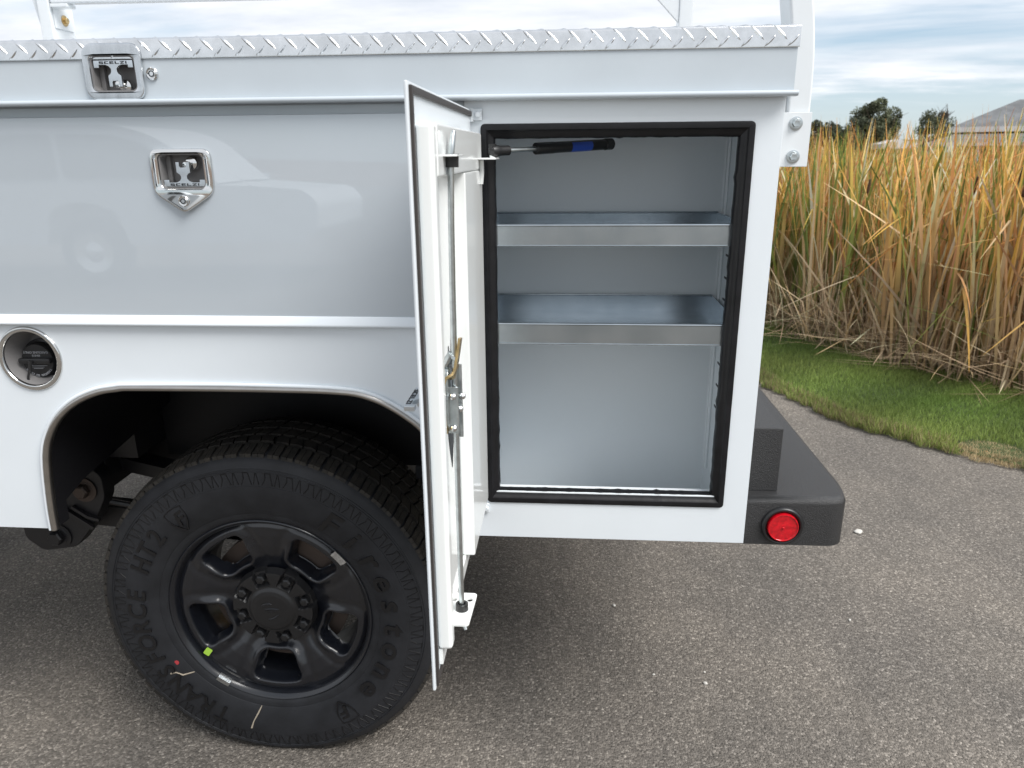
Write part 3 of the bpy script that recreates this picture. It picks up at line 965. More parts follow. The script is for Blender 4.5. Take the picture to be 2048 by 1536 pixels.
# ---- open compartment door (hinged on the frame's front edge, swung out towards -y)
DX = -0.168
bm = B()
box(bm, DX - 0.0045, DX, -0.531, -0.006, 0.745, 1.518, 0.0018, 2)
door = fin('compartment_door', bm, 'paint', truck)
bm = B()
for y0, y1, z0, z1 in ((-0.5265, -0.5175, 0.7495, 1.514), (-0.5172, -0.012, 1.5055, 1.514), (-0.5172, -0.012, 0.7495, 0.756)):
    box(bm, DX - 0.0002, DX + 0.0035, y0, y1, z0, z1, 0.001)
fin('edge_gasket', bm, 'gasket', door)
bm = B()
XP = -0.1475
box(bm, DX + 0.0002, XP, -0.5035, -0.480, 0.790, 1.478, 0.006, 3)         # rolled free-edge channel
box(bm, DX + 0.0002, XP + 0.0006, -0.4798, -0.032, 1.418, 1.4775, 0.003, 2)  # top closing piece
fin('inner_channel', bm, 'pan_paint', door, smooth=40)
bm = B()
box(bm, DX + 0.0002, XP + 0.001, -0.252, -0.031, 0.790, 1.4178, 0.003, 2)
fin('inner_panel', bm, 'pan_paint', door, smooth=40)
bm = B()
box(bm, DX + 0.0002, DX + 0.0012, -0.479, -0.2525, 0.76, 1.4175)
box(bm, DX + 0.0002, DX + 0.006, -0.5, -0.03, 0.764, 0.789, 0.001)
fin('recess_sheet', bm, 'pan_paint', door)
bm = B()
box(bm, DX + 0.0012, DX + 0.0018, -0.457, -0.4545, 0.77, 1.417)
fin('sheet_seam', bm, 'pocket', door)
# gas strut bracket on the door
bm = B()
box(bm, XP + 0.0005, -0.117, -0.085, -0.018, 1.4345, 1.4375, 0.001)
tube(bm, [(-0.1435, -0.065, 1.434), (-0.1435, -0.062, 1.415), (-0.1455, -0.062, 1.395)], 0.004, 8)
lathe(bm, [(0, 0.005), (0.004, 0.005), (0.004, 0)], (-0.128, -0.030, 1.4375), (0, 0, 1), 14)
fin('strut_bracket', bm, 'pan_paint', door)
# latch rod
bm = B()
tube(bm, [(-0.1385, -0.412, 1.470), (-0.140, -0.418, 1.455), (-0.1415, -0.42, 1.441), (-0.1435, -0.42, 1.36), (-0.145, -0.42, 1.25), (-0.1455, -0.42, 1.1), (-0.146, -0.42, 0.95), (-0.146, -0.42, 0.82), (-0.1455, -0.422, 0.80), (-0.142, -0.428, 0.781), (-0.139, -0.434, 0.774)], [0.0030] + [0.0040] * 9 + [0.0025], 14)
fin('latch_rod', bm, 'zinc', door, smooth=50)
bm = B()
box(bm, DX + 0.001, -0.1295, -0.447, -0.392, 1.4405, 1.4430, 0.001)
fin('rod_guide', bm, 'pan_paint', door)
bm = B()
lathe(bm, [(-0.012, 0.0055), (-0.012, 0.0095), (0.0, 0.0098), (0.002, 0.0105), (0.0035, 0.0105), (0.0035, 0.0055)], (-0.1415, -0.42, 1.4400), (0, 0, 1), 20)
fin('rod_bushing', bm, 'cap', door)
bm = B()
lathe(bm, [(-0.002, 0.0055), (-0.002, 0.0088), (0.0, 0.0095), (0.010, 0.0092), (0.010, 0.0055)], (-0.1455, -0.4215, 0.8005), (0, 0, 1), 20)
fin('rod_bushing', bm, 'cap', door)
bm = B()
prism(bm, rpoly([(DX + 0.0005, -0.459), (-0.131, -0.459), (-0.1275, -0.379), (DX + 0.0005, -0.379)], [0, 0.007, 0.007, 0]), [circ(-0.137, -0.397, 0.0048, 16), circ(-0.160, -0.397, 0.0040, 16)], 0.7975, 0.8005, Matrix.Identity(4))
fin('rod_bracket', bm, 'pan_paint', door)
# latch mechanism
bm = B()
lens = lambda cy, cz, w, h: [(cy + w * math.sin(PI * k / 10) * s_, cz + h * (k / 10 - .5)) for s_, rng in ((1, range(11)), (-1, range(9, 0, -1))) for k in rng]
YZ = Matrix(((0, 0, 1, 0), (1, 0, 0, 0), (0, 1, 0, 0), (0, 0, 0, 1)))
prism(bm, lens(-0.335, 1.085, 0.032, 0.190), [], DX + 0.0012, DX + 0.0019, YZ)
prism(bm, lens(-0.300, 1.145, 0.018, 0.130), [], DX + 0.0012, DX + 0.0021, YZ)
fin('latch_cutout', bm, 'ink', door, smooth=0)
bm = B()
prism(bm, rpoly([(-0.437, 1.090), (-0.408, 1.095), (-0.404, 1.150), (-0.414, 1.175), (-0.436, 1.170)], 0.008), [], DX + 0.006, DX + 0.016, YZ, bev=0.001)
box(bm, DX + 0.014, DX + 0.0285, -0.4300, -0.4265, 1.082, 1.148, 0.0012)
box(bm, DX + 0.017, DX + 0.0310, -0.412, -0.4090, 1.070, 1.175, 0.0012)
tube(bm, [(DX + 0.010, -0.42, 1.175), (DX + 0.018, -0.42, 1.190), (DX + 0.026, -0.42, 1.183)], 0.006, 10)
lm = fin('latch_mechanism', bm, 'zinc', door)
bm = B()
for x_, y_, z_ in ((-0.147, -0.4315, 1.135), (-0.1405, -0.414, 1.112), (-0.147, -0.4315, 1.090), (-0.137, -0.413, 1.130)):
    lathe(bm, [(0, 0.0048), (0.003, 0.0042), (0.0045, 0.0022), (0.0048, 0)], (x_, y_, z_), (0.15, -1, 0.2), 14)
fin('latch_rivet', bm, 'chrome', door)
bm = B()
sweep(bm, [(-0.156, -0.432, 1.085), (-0.1585, -0.432, 1.115), (-0.158, -0.432, 1.152), (-0.154, -0.431, 1.160), (-0.146, -0.428, 1.1625), (-0.1435, -0.424, 1.170), (-0.1405, -0.42, 1.188), (-0.137, -0.416, 1.212)], [(-0.008, -0.0018), (0.008, -0.0018), (0.008, 0.0018), (-0.008, 0.0018)], Vector((1, 0, 0.02)))
fin('latch_lever', bm, 'brass', door)
# outside T-handle, pulled out level
bm = B()
HM = Matrix(((0, 1, 0, -0.1930), (-1, 0, 0, -0.4515), (0, 0, 1, 1.1350), (0, 0, 0, 1)))
# local u -> -y, v -> +x ; bar at the far (-x) end
t_handle(bm, HM @ Matrix.Translation((0, 0.017, 0)), 0.080, 0.048, 0.0062, True)
box(bm, -0.1905, DX - 0.004, -0.4575, -0.4455, 1.1285, 1.1372, 0.002)
fin('outer_latch_handle', bm, 'handle', door, smooth=30)
bm = B()
brand(bm, HM @ Matrix.Translation((0, -0.0035, 0.00625)) @ Matrix.Rotation(PI, 4, 'Z') @ Matrix.Rotation(PI, 4, 'Z'), 0.058, 0.0066)
fin('brand_lettering', bm, 'ink', door, smooth=0)
# hinges
for z0, nm in ((1.4995, 'door_hinge'), (0.7455, 'door_hinge')):
    bm = B()
    box(bm, -0.1665, -0.1475, -0.0075, -0.0008, z0, z0 + 0.019, 0.001)
    tube(bm, [(-0.1665, -0.006, z0 - 0.002), (-0.1665, -0.006, z0 + 0.020)], 0.004, 12)
    lathe(bm, [(0, 0.0058), (0.002, 0.0058), (0.003, 0.0040), (0.0045, 0.0040), (0.0045, 0)], (-0.1545, -0.0075, z0 + 0.0095), (0, -1, 0), 16)
    fin(nm, bm, 'paint', door)


# ---- ladder rack
def hexbolt(name, c, axis, r, parent, m='zinc'):
    bm = B()
    lathe(bm, [(0, 0), (0, r * 1.75), (0.0022, r * 1.75), (0.0026, r * 1.3), (0.0032, r * 1.25), (0.0032, 0)], c, axis, 28)
    c2 = Vector(c) + Vector(axis).normalized() * 0.003
    lathe(bm, [(0, r), (r * 0.75, r), (r * 0.95, r * 0.82), (r * 0.90, 0)], c2, axis, 6)
    return fin(name, bm, m, parent, smooth=25)


bm = B()
path = catmull([(0.406, 0.090, 1.425), (0.4065, 0.090, 1.50), (0.4055, 0.090, 1.58), (0.4005, 0.090, 1.64), (0.391, 0.090, 1.70), (0.375, 0.090, 1.80), (0.36, 0.090, 2.0)], 5)
rp4 = rrect(-0.020, 0.020, -0.033, 0.033, 0.005, 3)
sweep(bm, path, rp4, Vector((0, 1, 0)))
post = fin('rack_post', bm, 'rackpaint', truck, smooth=40)
bm = B()
box(bm, 0.3672, 0.4275, 0.0485, 0.0545, 1.4175, 1.509, 0.001)
box(bm, 0.3672, 0.3735, 0.0546, 0.13, 1.4175, 1.509, 0.001)
br = fin('rack_bracket', bm, 'rackpaint', post)
hexbolt('bracket_bolt', (0.4005, 0.0485, 1.4905), (0, -1, 0), 0.0067, post)
hexbolt('bracket_bolt', (0.4010, 0.0485, 1.4345), (0, -1, 0), 0.0067, post)
# far-side rear upright with gusset
bm = B()
box(bm, 0.376, 0.424, 1.45, 1.52, 1.30, 2.03, 0.006)
prism(bm, [(0.3755, 1.872), (0.3755, 2.02), (0.228, 2.02)], [], -1.475, -1.455)
fin('rack_post', bm, 'rackpaint', truck, smooth=40)
# far-side front upright
bm = B()
box(bm, -1.948, -1.902, 1.50, 1.64, 1.30, 2.06, 0.005)
prism(bm, [(-1.949, 1.885), (-1.949, 2.05), (-1.982, 2.05)], [], -1.53, -1.515)
fp = fin('rack_post', bm, 'rackpaint', truck, smooth=40)
bm = B()
box(bm, -1.9015, -1.896, 1.515, 1.62, 1.905, 2.06, 0.002)
fin('post_bracket', bm, 'rackpaint', fp)
hexbolt('bracket_bolt', (-1.896, 1.57, 1.937), (1, 0, 0), 0.011, fp, 'brass')
bm = B()
box(bm, -1.8955, 0.38, 1.50, 1.545, 1.985, 2.035, 0.006)
box(bm, -1.8955, -1.83, 1.498, 1.55, 1.972, 1.9845, 0.002)
fin('rack_rail', bm, 'rackpaint', truck, smooth=40)

# ---- bed, far pack, cab
bm = B()
box(bm, -2.07, 0.36, 0.505, 1.596, 0.88, 0.93)
fin('bed_floor', bm, 'paint', truck)
bm = B()
box(bm, -2.07, 0.367, 1.60, 2.03, 0.83, 1.632, 0.003)
box(bm, -2.07, -1.12, 1.60, 2.03, 0.682, 0.829)
box(bm, -0.2, 0.367, 1.60, 2.03, 0.687, 0.829)
fin('far_side_pack', bm, 'paint', truck)
bm = B()
cab_prof = rpoly([(0.12, 0.95), (0.12, 1.28), (0.27, 1.93), (0.45, 1.985), (1.58, 1.985), (1.76, 1.93), (1.91, 1.28), (1.91, 0.95)], [0.03, 0.05, 0.10, 0.10, 0.10, 0.10, 0.05, 0.03], 6)
extrude_x(bm, cab_prof, -3.9, -2.40)
bmesh.ops.recalc_face_normals(bm, faces=bm.faces)
cab = fin('cab', bm, 'paint', truck, smooth=40)
bm = B()
wprof = rpoly([(0.42, 1.42), (0.50, 1.86), (1.53, 1.86), (1.61, 1.42)], 0.06, 5)
extrude_x(bm, wprof, -2.4005, -2.392)
fin('rear_window', bm, 'glass', cab)
bm = B()
box(bm, -5.2, -2.42, 0.12, 1.91, 0.55, 1.24, 0.06, 3)
fin('front_body', bm, 'paint', truck)

# ---- chassis under the body
bm = B()
box(bm, -5.0, 0.33, 0.545, 0.615, 0.60, 0.78, 0.004)
box(bm, -5.0, 0.33, 1.415, 1.485, 0.60, 0.78, 0.004)
for x_ in (-3.2, -1.5, -0.05):
    box(bm, x_ - 0.05, x_ + 0.05, 0.6155, 1.4145, 0.63, 0.74)
fin('chassis_frame', bm, 'frame', truck)
bm = B()
tube(bm, [(-0.693, 0.30, 0.40), (-0.693, 1.73, 0.40)], 0.055, 16)
lathe(bm, [(-0.16, 0.06), (-0.13, 0.12), (-0.04, 0.17), (0.04, 0.17), (0.13, 0.12), (0.16, 0.06)], (-0.693, 1.015, 0.40), (0, 1, 0), 20)
fin('rear_axle', bm, 'frame', truck, smooth=50)
bm = B()
sweep(bm, [(-1.36, 0.43, 0.50), (-1.0, 0.43, 0.47), (-0.70, 0.43, 0.44)], [(-0.03, -0.03), (0.03, -0.03), (0.03, 0.03), (-0.03, 0.03)], Vector((0, 0, 1)))
sweep(bm, [(-1.24, 0.44, 0.655), (-1.0, 0.44, 0.60), (-0.72, 0.44, 0.55)], [(-0.03, -0.018), (0.03, -0.018), (0.03, 0.018), (-0.03, 0.018)], Vector((0, 0, 1)))
tube(bm, [(-1.28, 0.33, 0.588), (-1.15, 0.36, 0.548), (-1.0, 0.40, 0.505)], 0.008, 8)
fin('trailing_arm', bm, 'frame', truck, smooth=30)
bm = B()
prism(bm, rpoly([(-1.43, 0.70), (-1.43, 0.475), (-1.385, 0.437), (-1.29, 0.452), (-1.235, 0.515), (-1.21, 0.555), (-1.185, 0.60), (-1.185, 0.66), (-1.23, 0.70)], 0.015), [], -0.345, -0.30, bev=0.004)
sweep(bm, [(-1.335, 0.294, 0.585), (-1.28, 0.292, 0.555), (-1.225, 0.292, 0.515)], [(-0.005, -0.005), (0.005, -0.005), (0.005, 0.005), (-0.005, 0.005)], Vector((0, -1, 0)))
sweep(bm, [(-1.275, 0.294, 0.575), (-1.235, 0.292, 0.548), (-1.205, 0.292, 0.540)], [(-0.004, -0.005), (0.004, -0.005), (0.004, 0.005), (-0.004, 0.005)], Vector((0, -1, 0)))
box(bm, -1.40, -1.20, 0.346, 0.545, 0.60, 0.74, 0.004)
box(bm, -1.498, -1.115, 0.36, 0.50, 0.688, 1.05)
hg = fin('suspension_hanger', bm, 'frame', truck, smooth=30)
hexbolt('hanger_bolt', (-1.236, 0.298, 0.622), (0, -1, 0), 0.019, hg, 'rust')
hexbolt('hanger_bolt', (-1.332, 0.298, 0.485), (0, -1, 0), 0.020, hg, 'frame')
bm = B()
tube(bm, [(-1.10, 0.46, 0.86), (-0.9, 0.46, 0.875), (-0.75, 0.46, 0.86)], 0.012, 8)
box(bm, -0.95, -0.62, 0.40, 0.48, 0.885, 0.925, 0.006)
fin('brake_line_bracket', bm, 'frame', truck)
bm = B()
tube(bm, [(-0.35, 0.44, 0.93), (-0.415, 0.44, 0.79)], [0.014, 0.008], 8)
box(bm, -0.56, -0.50, 0.44, 0.47, 0.84, 0.90, 0.004)
fin('spring_bracket', bm, 'rust', truck)

# ---- bumper
bm = B()
BT, BB = 0.7755, 0.6700
bo = rpoly([(0.3685, 0.030), (0.574, 0.030), (0.588, 0.10), (0.588, 1.92), (0.574, 2.00), (0.3685, 2.00)], [0, 0.13, 0.05, 0.05, 0.13, 0], 12)
prism(bm, bo, [], BB, BT, Matrix.Identity(4), bev=0.014)
bump = fin('rear_bumper', bm, 'coating', truck, smooth=50)
bm = B()
box(bm, 0.3690, 0.4425, 0.062, 0.72, BT - 0.001, 0.9135, 0.003)
fin('bumper_riser', bm, 'coating', bump, smooth=30)
bm = B()
lathe(bm, [(-0.01, 0.0), (-0.01, 0.031), (0.008, 0.031), (0.0115, 0.0300), (0.0118, 0.0285), (0.0100, 0.0275), (0.0104, 0.015), (0.0110, 0.004), (0.0108, 0.0)], (0.4490, 0.0300, 0.7140), (0, -1, 0), 48)
ml = fin('marker_light', bm, 'red', truck, smooth=40)
bm = B()
lathe(bm, [(-0.002, 0.0425), (0.003, 0.0425), (0.0075, 0.0400), (0.0085, 0.0370), (0.0065, 0.0335), (-0.002, 0.0318)], (0.4490, 0.0300, 0.7140), (0, -1, 0), 48, True)
fin('lamp_grommet', bm, 'cap', ml, smooth=50)
bm = B()
lathe(bm, [(0.0122, 0.0030), (0.0136, 0.0022), (0.0139, 0)], (0.4490, 0.0300, 0.7140), (0, -1, 0), 16)
fin('lens_nub', bm, 'red', ml)


# ================================================================== WHEEL
def sm(a, b, x):
    t = np.clip((x - a) / (b - a), 0, 1)
    return t * t * (3 - 2 * t)


WC = Vector((-0.693, 0.117, 0.400))   # rim edge plane, hub height


def build_wheel():
    """axis along y, outer face towards -y; y=0 is the rim edge plane"""
    # steel disc
    NR, NT = 90, 400
    r = np.linspace(0.055, 0.2335, NR)
    th = np.linspace(0, 2 * PI, NT, endpoint=False)
    rr, tt = np.meshgrid(r, th, indexing='ij')
    depth = np.interp(rr, [0.05, 0.095, 0.115, 0.14, 0.17, 0.20, 0.222, 0.2335], [0.042, 0.042, 0.036, 0.0255, 0.0165, 0.0110, 0.0110, 0.0165])
    hole = np.full_like(rr, 1e9)
    lip = np.zeros_like(rr)
    for kk in range(5):
        a0 = R(-92 + 72 * kk)
        da = (tt - a0 + PI) % (2 * PI) - PI
        # rounded trapezoid window in (tangential, radial) coordinates
        tx = da * rr
        hw = 0.034 + 0.34 * (rr - 0.135)
        q0 = np.abs(tx) - hw
        q1 = np.abs(rr - 0.168) - 0.034
        qa = np.maximum(q0 + 0.012, 0); qb = np.maximum(q1 + 0.012, 0)
        d = np.sqrt(qa ** 2 + qb ** 2) - 0.012 + np.minimum(np.maximum(q0 + 0.012, q1 + 0.012), 0)
        d = d - 0.005
        hole = np.minimum(hole, d)
        inner = sm(0.190, 0.150, rr)
        lip += 0.0085 * np.exp(-((d - 0.009) / 0.0075) ** 2) * (0.12 + 0.88 * inner)
        # shallow valley along each spoke edge
        lip -= 0.003 * np.exp(-((d - 0.030) / 0.010) ** 2)
    depth = depth - lip + 0.034 * sm(0.004, -0.006, hole)
    x = rr * np.cos(tt); z = rr * np.sin(tt)
    V = np.stack([x, depth, z], -1).reshape(-1, 3)
    idx = np.arange(NR * NT).reshape(NR, NT)
    a = idx[:-1]; b = idx[1:]
    F = np.stack([a, np.roll(a, -1, 1), np.roll(b, -1, 1), b], -1)
    keep = (hole[:-1] > -0.0065)
    F = F[keep]
    me = fast_mesh('wheel', V, F, None, M['rim'])
    w = link('wheel', me, None, None)
    bm = B()
    prof = [(0.020, 0.2325), (0.006, 0.2345), (0.001, 0.2385), (-0.0035, 0.2425), (-0.005, 0.2455), (-0.003, 0.2485), (0.001, 0.2490), (0.006, 0.2440), (0.020, 0.238), (0.05, 0.225), (0.10, 0.205), (0.19, 0.215), (0.215, 0.24), (0.215, 0.232), (0.18, 0.205), (0.10, 0.195), (0.06, 0.21), (0.03, 0.226)]
    lathe(bm, prof, (0, 0, 0), (0, 1, 0), 128, True)
    fin('rim_barrel', bm, 'rim', w, smooth=50)
    bm = B()
    lathe(bm, [(0.075, 0.0), (0.075, 0.172), (0.09, 0.172), (0.09, 0)], (0, 0, 0), (0, 1, 0), 48)
    box(bm, 0.05, 0.15, 0.065, 0.12, 0.08, 0.17, 0.01)
    fin('brake_rotor', bm, 'rust', w)
    # hub cover
    bm = B()
    NRc, NTc = 34, 192
    rc = np.linspace(0.0, 0.104, NRc)[1:]
    vv = []
    ctr = bm.verts.new((0, 0.0065, 0))
    for q in rc:
        row = []
        for j in range(NTc):
            a = 2 * PI * j / NTc
            dome = -0.006 * float(sm(0.060, 0.050, np.array(q))) - 0.0015 * float(sm(0.047, 0.042, np.array(q)))
            y = 0.014 + dome
            # pockets for the nuts
            p = (a * 8 / (2 * PI) - 0.85) % 1.0
            pd = abs(p - .5) * 2 * PI * q / 8
            s = float(sm(0.0185, 0.0150, np.array(max(pd, 0.068 - q + 0.0150))))
            y += 0.012 * s
            y += 0.020 * float(sm(0.097, 0.104, np.array(q)))
            row.append(bm.verts.new((q * math.cos(a), y, q * math.sin(a))))
        vv.append(row)
    for j in range(NTc):
        bm.faces.new((ctr, vv[0][j], vv[0][(j + 1) % NTc]))
    for A, Bq in zip(vv, vv[1:]):
        for j in range(NTc):
            bm.faces.new((A[j], A[(j + 1) % NTc], Bq[(j + 1) % NTc], Bq[j]))
    fin('hub_cover', bm, 'cap', w, smooth=45)
    # moulded ram's head emblem on the cap
    bm = B()
    for poly in ([(-0.026, 0.012), (-0.018, 0.019), (-0.004, 0.022), (0.004, 0.019), (-0.004, 0.016), (-0.016, 0.013), (-0.021, 0.008)],
                 [(-0.020, 0.002), (-0.008, 0.007), (0.006, 0.008), (0.021, 0.006), (0.012, 0.000), (0.002, -0.004), (-0.006, -0.003), (-0.010, 0.001)],
                 [(-0.010, -0.022), (0.002, -0.019), (0.012, -0.012), (0.018, -0.008), (0.014, -0.016), (0.004, -0.024), (-0.006, -0.026)]):
        prism(bm, rpoly(poly, 0.003, 3), [], -0.0066, -0.0046, bev=0.0012)
    fin('cap_emblem', bm, M['rim'], w, smooth=50)
    # lug nuts
    bmn = B()
    lathe(bmn, [(0.030, 0.0125), (0.010, 0.0125), (0.006, 0.0115), (0.003, 0.0085), (0.002, 0.0)], (0, 0, 0), (0, 1, 0), 6)
    bmesh.ops.recalc_face_normals(bmn, faces=bmn.faces)
    men = bpy.data.meshes.new('lug_nut'); bmn.to_mesh(men); bmn.free(); men.materials.append(M['cap'])
    for kk in range(8):
        a = 2 * PI * (kk + 0.85 + 0.5) / 8
        link('lug_nut', men, None, w, (0.0825 * math.cos(a), 0.007, 0.0825 * math.sin(a)))
    # tyre carcass
    bm = B()
    prof = [(0.004, 0.2395), (-0.002, 0.2490), (-0.0045, 0.252), (-0.0075, 0.258), (-0.0085, 0.268), (-0.0100, 0.2685), (-0.0150, 0.283), (-0.0205, 0.305), (-0.0225, 0.325), (-0.0215, 0.341), (-0.0215, 0.3415), (-0.0205, 0.3420), (-0.0188, 0.358), (-0.0165, 0.3735), (-0.0178, 0.3742), (-0.0176, 0.3762), (-0.0158, 0.3770), (-0.0155, 0.3785), (-0.0168, 0.3792), (-0.0165, 0.3812), (-0.014, 0.382), (-0.009, 0.393), (0.000, 0.4035), (0.012, 0.4105), (0.040, 0.4125), (0.118, 0.4135), (0.196, 0.4125), (0.224, 0.4105), (0.236, 0.4035), (0.250, 0.38), (0.2585, 0.325), (0.250, 0.283), (0.236, 0.252), (0.225, 0.2395)]
    lathe(bm, prof, (0, 0, 0), (0, 1, 0), 180)
    ty = fin('tyre', bm, 'tyre', w, smooth=55)
    # tread blocks, 8 mm deep, five ribs
    bm = B()

    def pt(a, y, h):
        rad = 0.4135 + h - 0.30 * max(0, abs(y - 0.118) - 0.088) ** 1.0 * 0.35 - (max(0, abs(y - 0.118) - 0.10)) * 0.32
        return Vector((rad * math.cos(a), y, rad * math.sin(a)))

    def block(q, h=0.0070):
        """q: four (angle, y) corners, possibly more"""
        lo = [bm.verts.new(pt(a, y, -0.004)) for a, y in q]
        hi = [bm.verts.new(pt(a, y, h)) for a, y in inset_ang(q)]
        n = len(q)
        bm.faces.new(hi)
        for i in range(n):
            j = (i + 1) % n
            bm.faces.new((lo[i], lo[j], hi[j], hi[i]))

    def inset_ang(q):
        ca = sum(a for a, _ in q) / len(q); cy = sum(y for _, y in q) / len(q)
        return [(ca + (a - ca) * 0.965, cy + (y - cy) * 0.97) for a, y in q]
    NB = 80
    for kk in range(NB):
        a = 2 * PI * kk / NB; da = 2 * PI / NB
        j = random.uniform(-.04, .04) * da
        for side in (0, 1):
            Y = (lambda y: y) if side == 0 else (lambda y: 0.236 - y)
            g = 0.0 if side == 0 else 0.5 * da
            # shoulder block runs over the edge and is cut by a sipe
            a0 = a + g + j
            block([(a0 + 0.06 * da, Y(-0.001)), (a0 + 0.50 * da, Y(-0.001)), (a0 + 0.53 * da, Y(0.046)), (a0 + 0.12 * da, Y(0.046))], 0.0064)
            block([(a0 + 0.52 * da, Y(-0.001)), (a0 + 0.88 * da, Y(-0.001)), (a0 + 0.93 * da, Y(0.046)), (a0 + 0.55 * da, Y(0.046))], 0.0064)
            # intermediate chevron block
            block([(a0 + 0.00 * da, Y(0.054)), (a0 + 0.50 * da, Y(0.057)), (a0 + 0.90 * da, Y(0.054)), (a0 + 1.22 * da, Y(0.090)), (a0 + 0.85 * da, Y(0.093)), (a0 + 0.32 * da, Y(0.090))])
        block([(a + 0.05 * da, 0.100), (a + 0.90 * da, 0.1005), (a + 0.62 * da, 0.136), (a - 0.25 * da, 0.1355)])
    for v in bm.verts:      # flattened where it stands on the ground
        if v.co.z < -0.399:
            v.co.z = -0.399 + (v.co.z + 0.399) * 0.03
    td = fin('tread', bm, 'tread', w, smooth=0)
    td['kind'] = 'stuff'
    for v in ty.data.vertices:
        if v.co.z < -0.3985:
            v.co.z = -0.3985
    # decorative ring of ribs on the upper sidewall
    bm = B()

    def sw_pt(rad, a, h=0.0):
        # height of the sidewall surface
        y = np.interp(rad, [0.283, 0.305, 0.325, 0.342, 0.358, 0.3735], [-0.0150, -0.0205, -0.0225, -0.0205, -0.0188, -0.0165])
        return Vector((rad * math.cos(a), float(y) - h, rad * math.sin(a)))

    def bar(r0, a0, r1, a1, wd=0.0011, h=0.0012):
        p0 = sw_pt(r0, a0); p1 = sw_pt(r1, a1)
        d = (p1 - p0).normalized(); s = d.cross(Vector((0, 1, 0))).normalized() * wd
        up = Vector((0, -h, 0)); dn = Vector((0, 0.001, 0))
        lo = [bm.verts.new(p + dn) for p in (p0 + s * 1.5, p1 + s * 1.5, p1 - s * 1.5, p0 - s * 1.5)]
        hi = [bm.verts.new(p + up) for p in (p0 + s * .6, p1 + s * .6, p1 - s * .6, p0 - s * .6)]
        bm.faces.new(hi)
        for i in range(4):
            bm.faces.new((lo[i], lo[(i + 1) % 4], hi[(i + 1) % 4], hi[i]))
    NP = 46
    for kk in range(NP):
        a = 2 * PI * kk / NP; da = 2 * PI / NP
        bar(0.3455, a + 0.10 * da, 0.3725, a + 0.25 * da)
        bar(0.3455, a + 0.36 * da, 0.3725, a + 0.25 * da + 0.04 * da)
        bar(0.3455, a + 0.46 * da, 0.3725, a + 0.62 * da)
        bar(0.3725, a + 0.62 * da, 0.3725, a + 0.86 * da, 0.0009)
        bar(0.3725, a + 0.86 * da, 0.3610, a + 0.82 * da)
        bar(0.3610, a + 0.82 * da, 0.3455, a + 0.95 * da)
    fin('sidewall_ribs', bm, 'letter', w, smooth=0)
    # lettering
    def word(name, s, a0, a1, rad, size, shear=0.0, sx=1.0, bold=0.0):
        n = len(s)
        for i, ch in enumerate(s):
            if ch == ' ':
                continue
            a = R(a0 + (a1 - a0) * i / (n - 1))
            p = sw_pt(rad, a)
            m = Matrix.Translation((p.x, p.y - 0.0007, p.z)) @ FRONT @ Matrix.Rotation(a - PI / 2, 4, 'Z') @ Matrix.Translation((0, -size * 0.35, 0))
            bm = B()
            text_bm(bm, ch, size, m, 0.0016, shear, sx, bold)
            fin(name, bm, 'letter', w, smooth=0)
    word('raised_letter', 'TRANSFORCE HT2', -117, -221, 0.3175, 0.062, 0.0, 0.95, 0.0010)
    word('raised_letter', 'Firestone', 56, -39, 0.3085, 0.076, 0.10, 1.15, 0.0014)
    # shields with an F
    for ad in (125, -57):
        bm = B()
        a = R(ad); p = sw_pt(0.311, a)
        m = Matrix.Translation((p.x, p.y - 0.0004, p.z)) @ FRONT @ Matrix.Rotation(a - PI / 2, 4, 'Z')
        so = rpoly([(-0.026, 0.026), (0, 0.031), (0.026, 0.026), (0.024, -0.004), (0, -0.036), (-0.024, -0.004)], [0.002, 0.012, 0.002, 0.02, 0.004, 0.02], 5)
        si = inset(so[::-1] if area(so) < 0 else so, 0.0022)
        prism(bm, so, [si], -0.002, 0.0016, m)
        text_bm(bm, 'F', 0.046, m @ Matrix.Translation((0, -0.016, 0)), 0.0015, 0.2, 1.1, 0.0012)
        fin('shield_emblem', bm, 'letter', w, smooth=0)
    # stickers, weights, scuffs
    bm = B()
    def pad(bm, rad, ad, w_, h_, yy, th, rot=0.0):
        a = R(ad)
        m = Matrix.Translation((rad * math.cos(a), yy, rad * math.sin(a))) @ FRONT @ Matrix.Rotation(a - PI / 2 + rot, 4, 'Z')
        prism(bm, rrect(-w_ / 2, w_ / 2, -h_ / 2, h_ / 2, min(w_, h_) * 0.15, 3), [], 0, th, m)
    pad(bm, 0.2165, -144.5, 0.016, 0.020, 0.0110, 0.0030, 0.3)
    fin('lime_sticker', bm, 'green', w, smooth=0)
    bm = B()
    a = R(-150); p = sw_pt(0.2835, a)
    lathe(bm, [(0, 0.0058), (0.0012, 0.0058), (0.0014, 0.0)], (p.x, p.y + 0.0002, p.z), (0, -1, 0), 16)
    fin('red_dot', bm, 'reddot', w)
    for ad, ln in ((-125, 0.034), (41, 0.036)):
        bm = B()
        for q in range(6):
            a = R(ad) + (q - 2.5) * ln / 6 / 0.2425
            pad(bm, 0.2425, math.degrees(a), ln / 6 * 1.04, 0.011, -0.004, 0.0045)
            pad(bm, 0.2335, math.degrees(a), ln / 6 * 1.04, 0.009, 0.000, 0.0040)
        fin('wheel_weight', bm, 'lead', w, smooth=0)
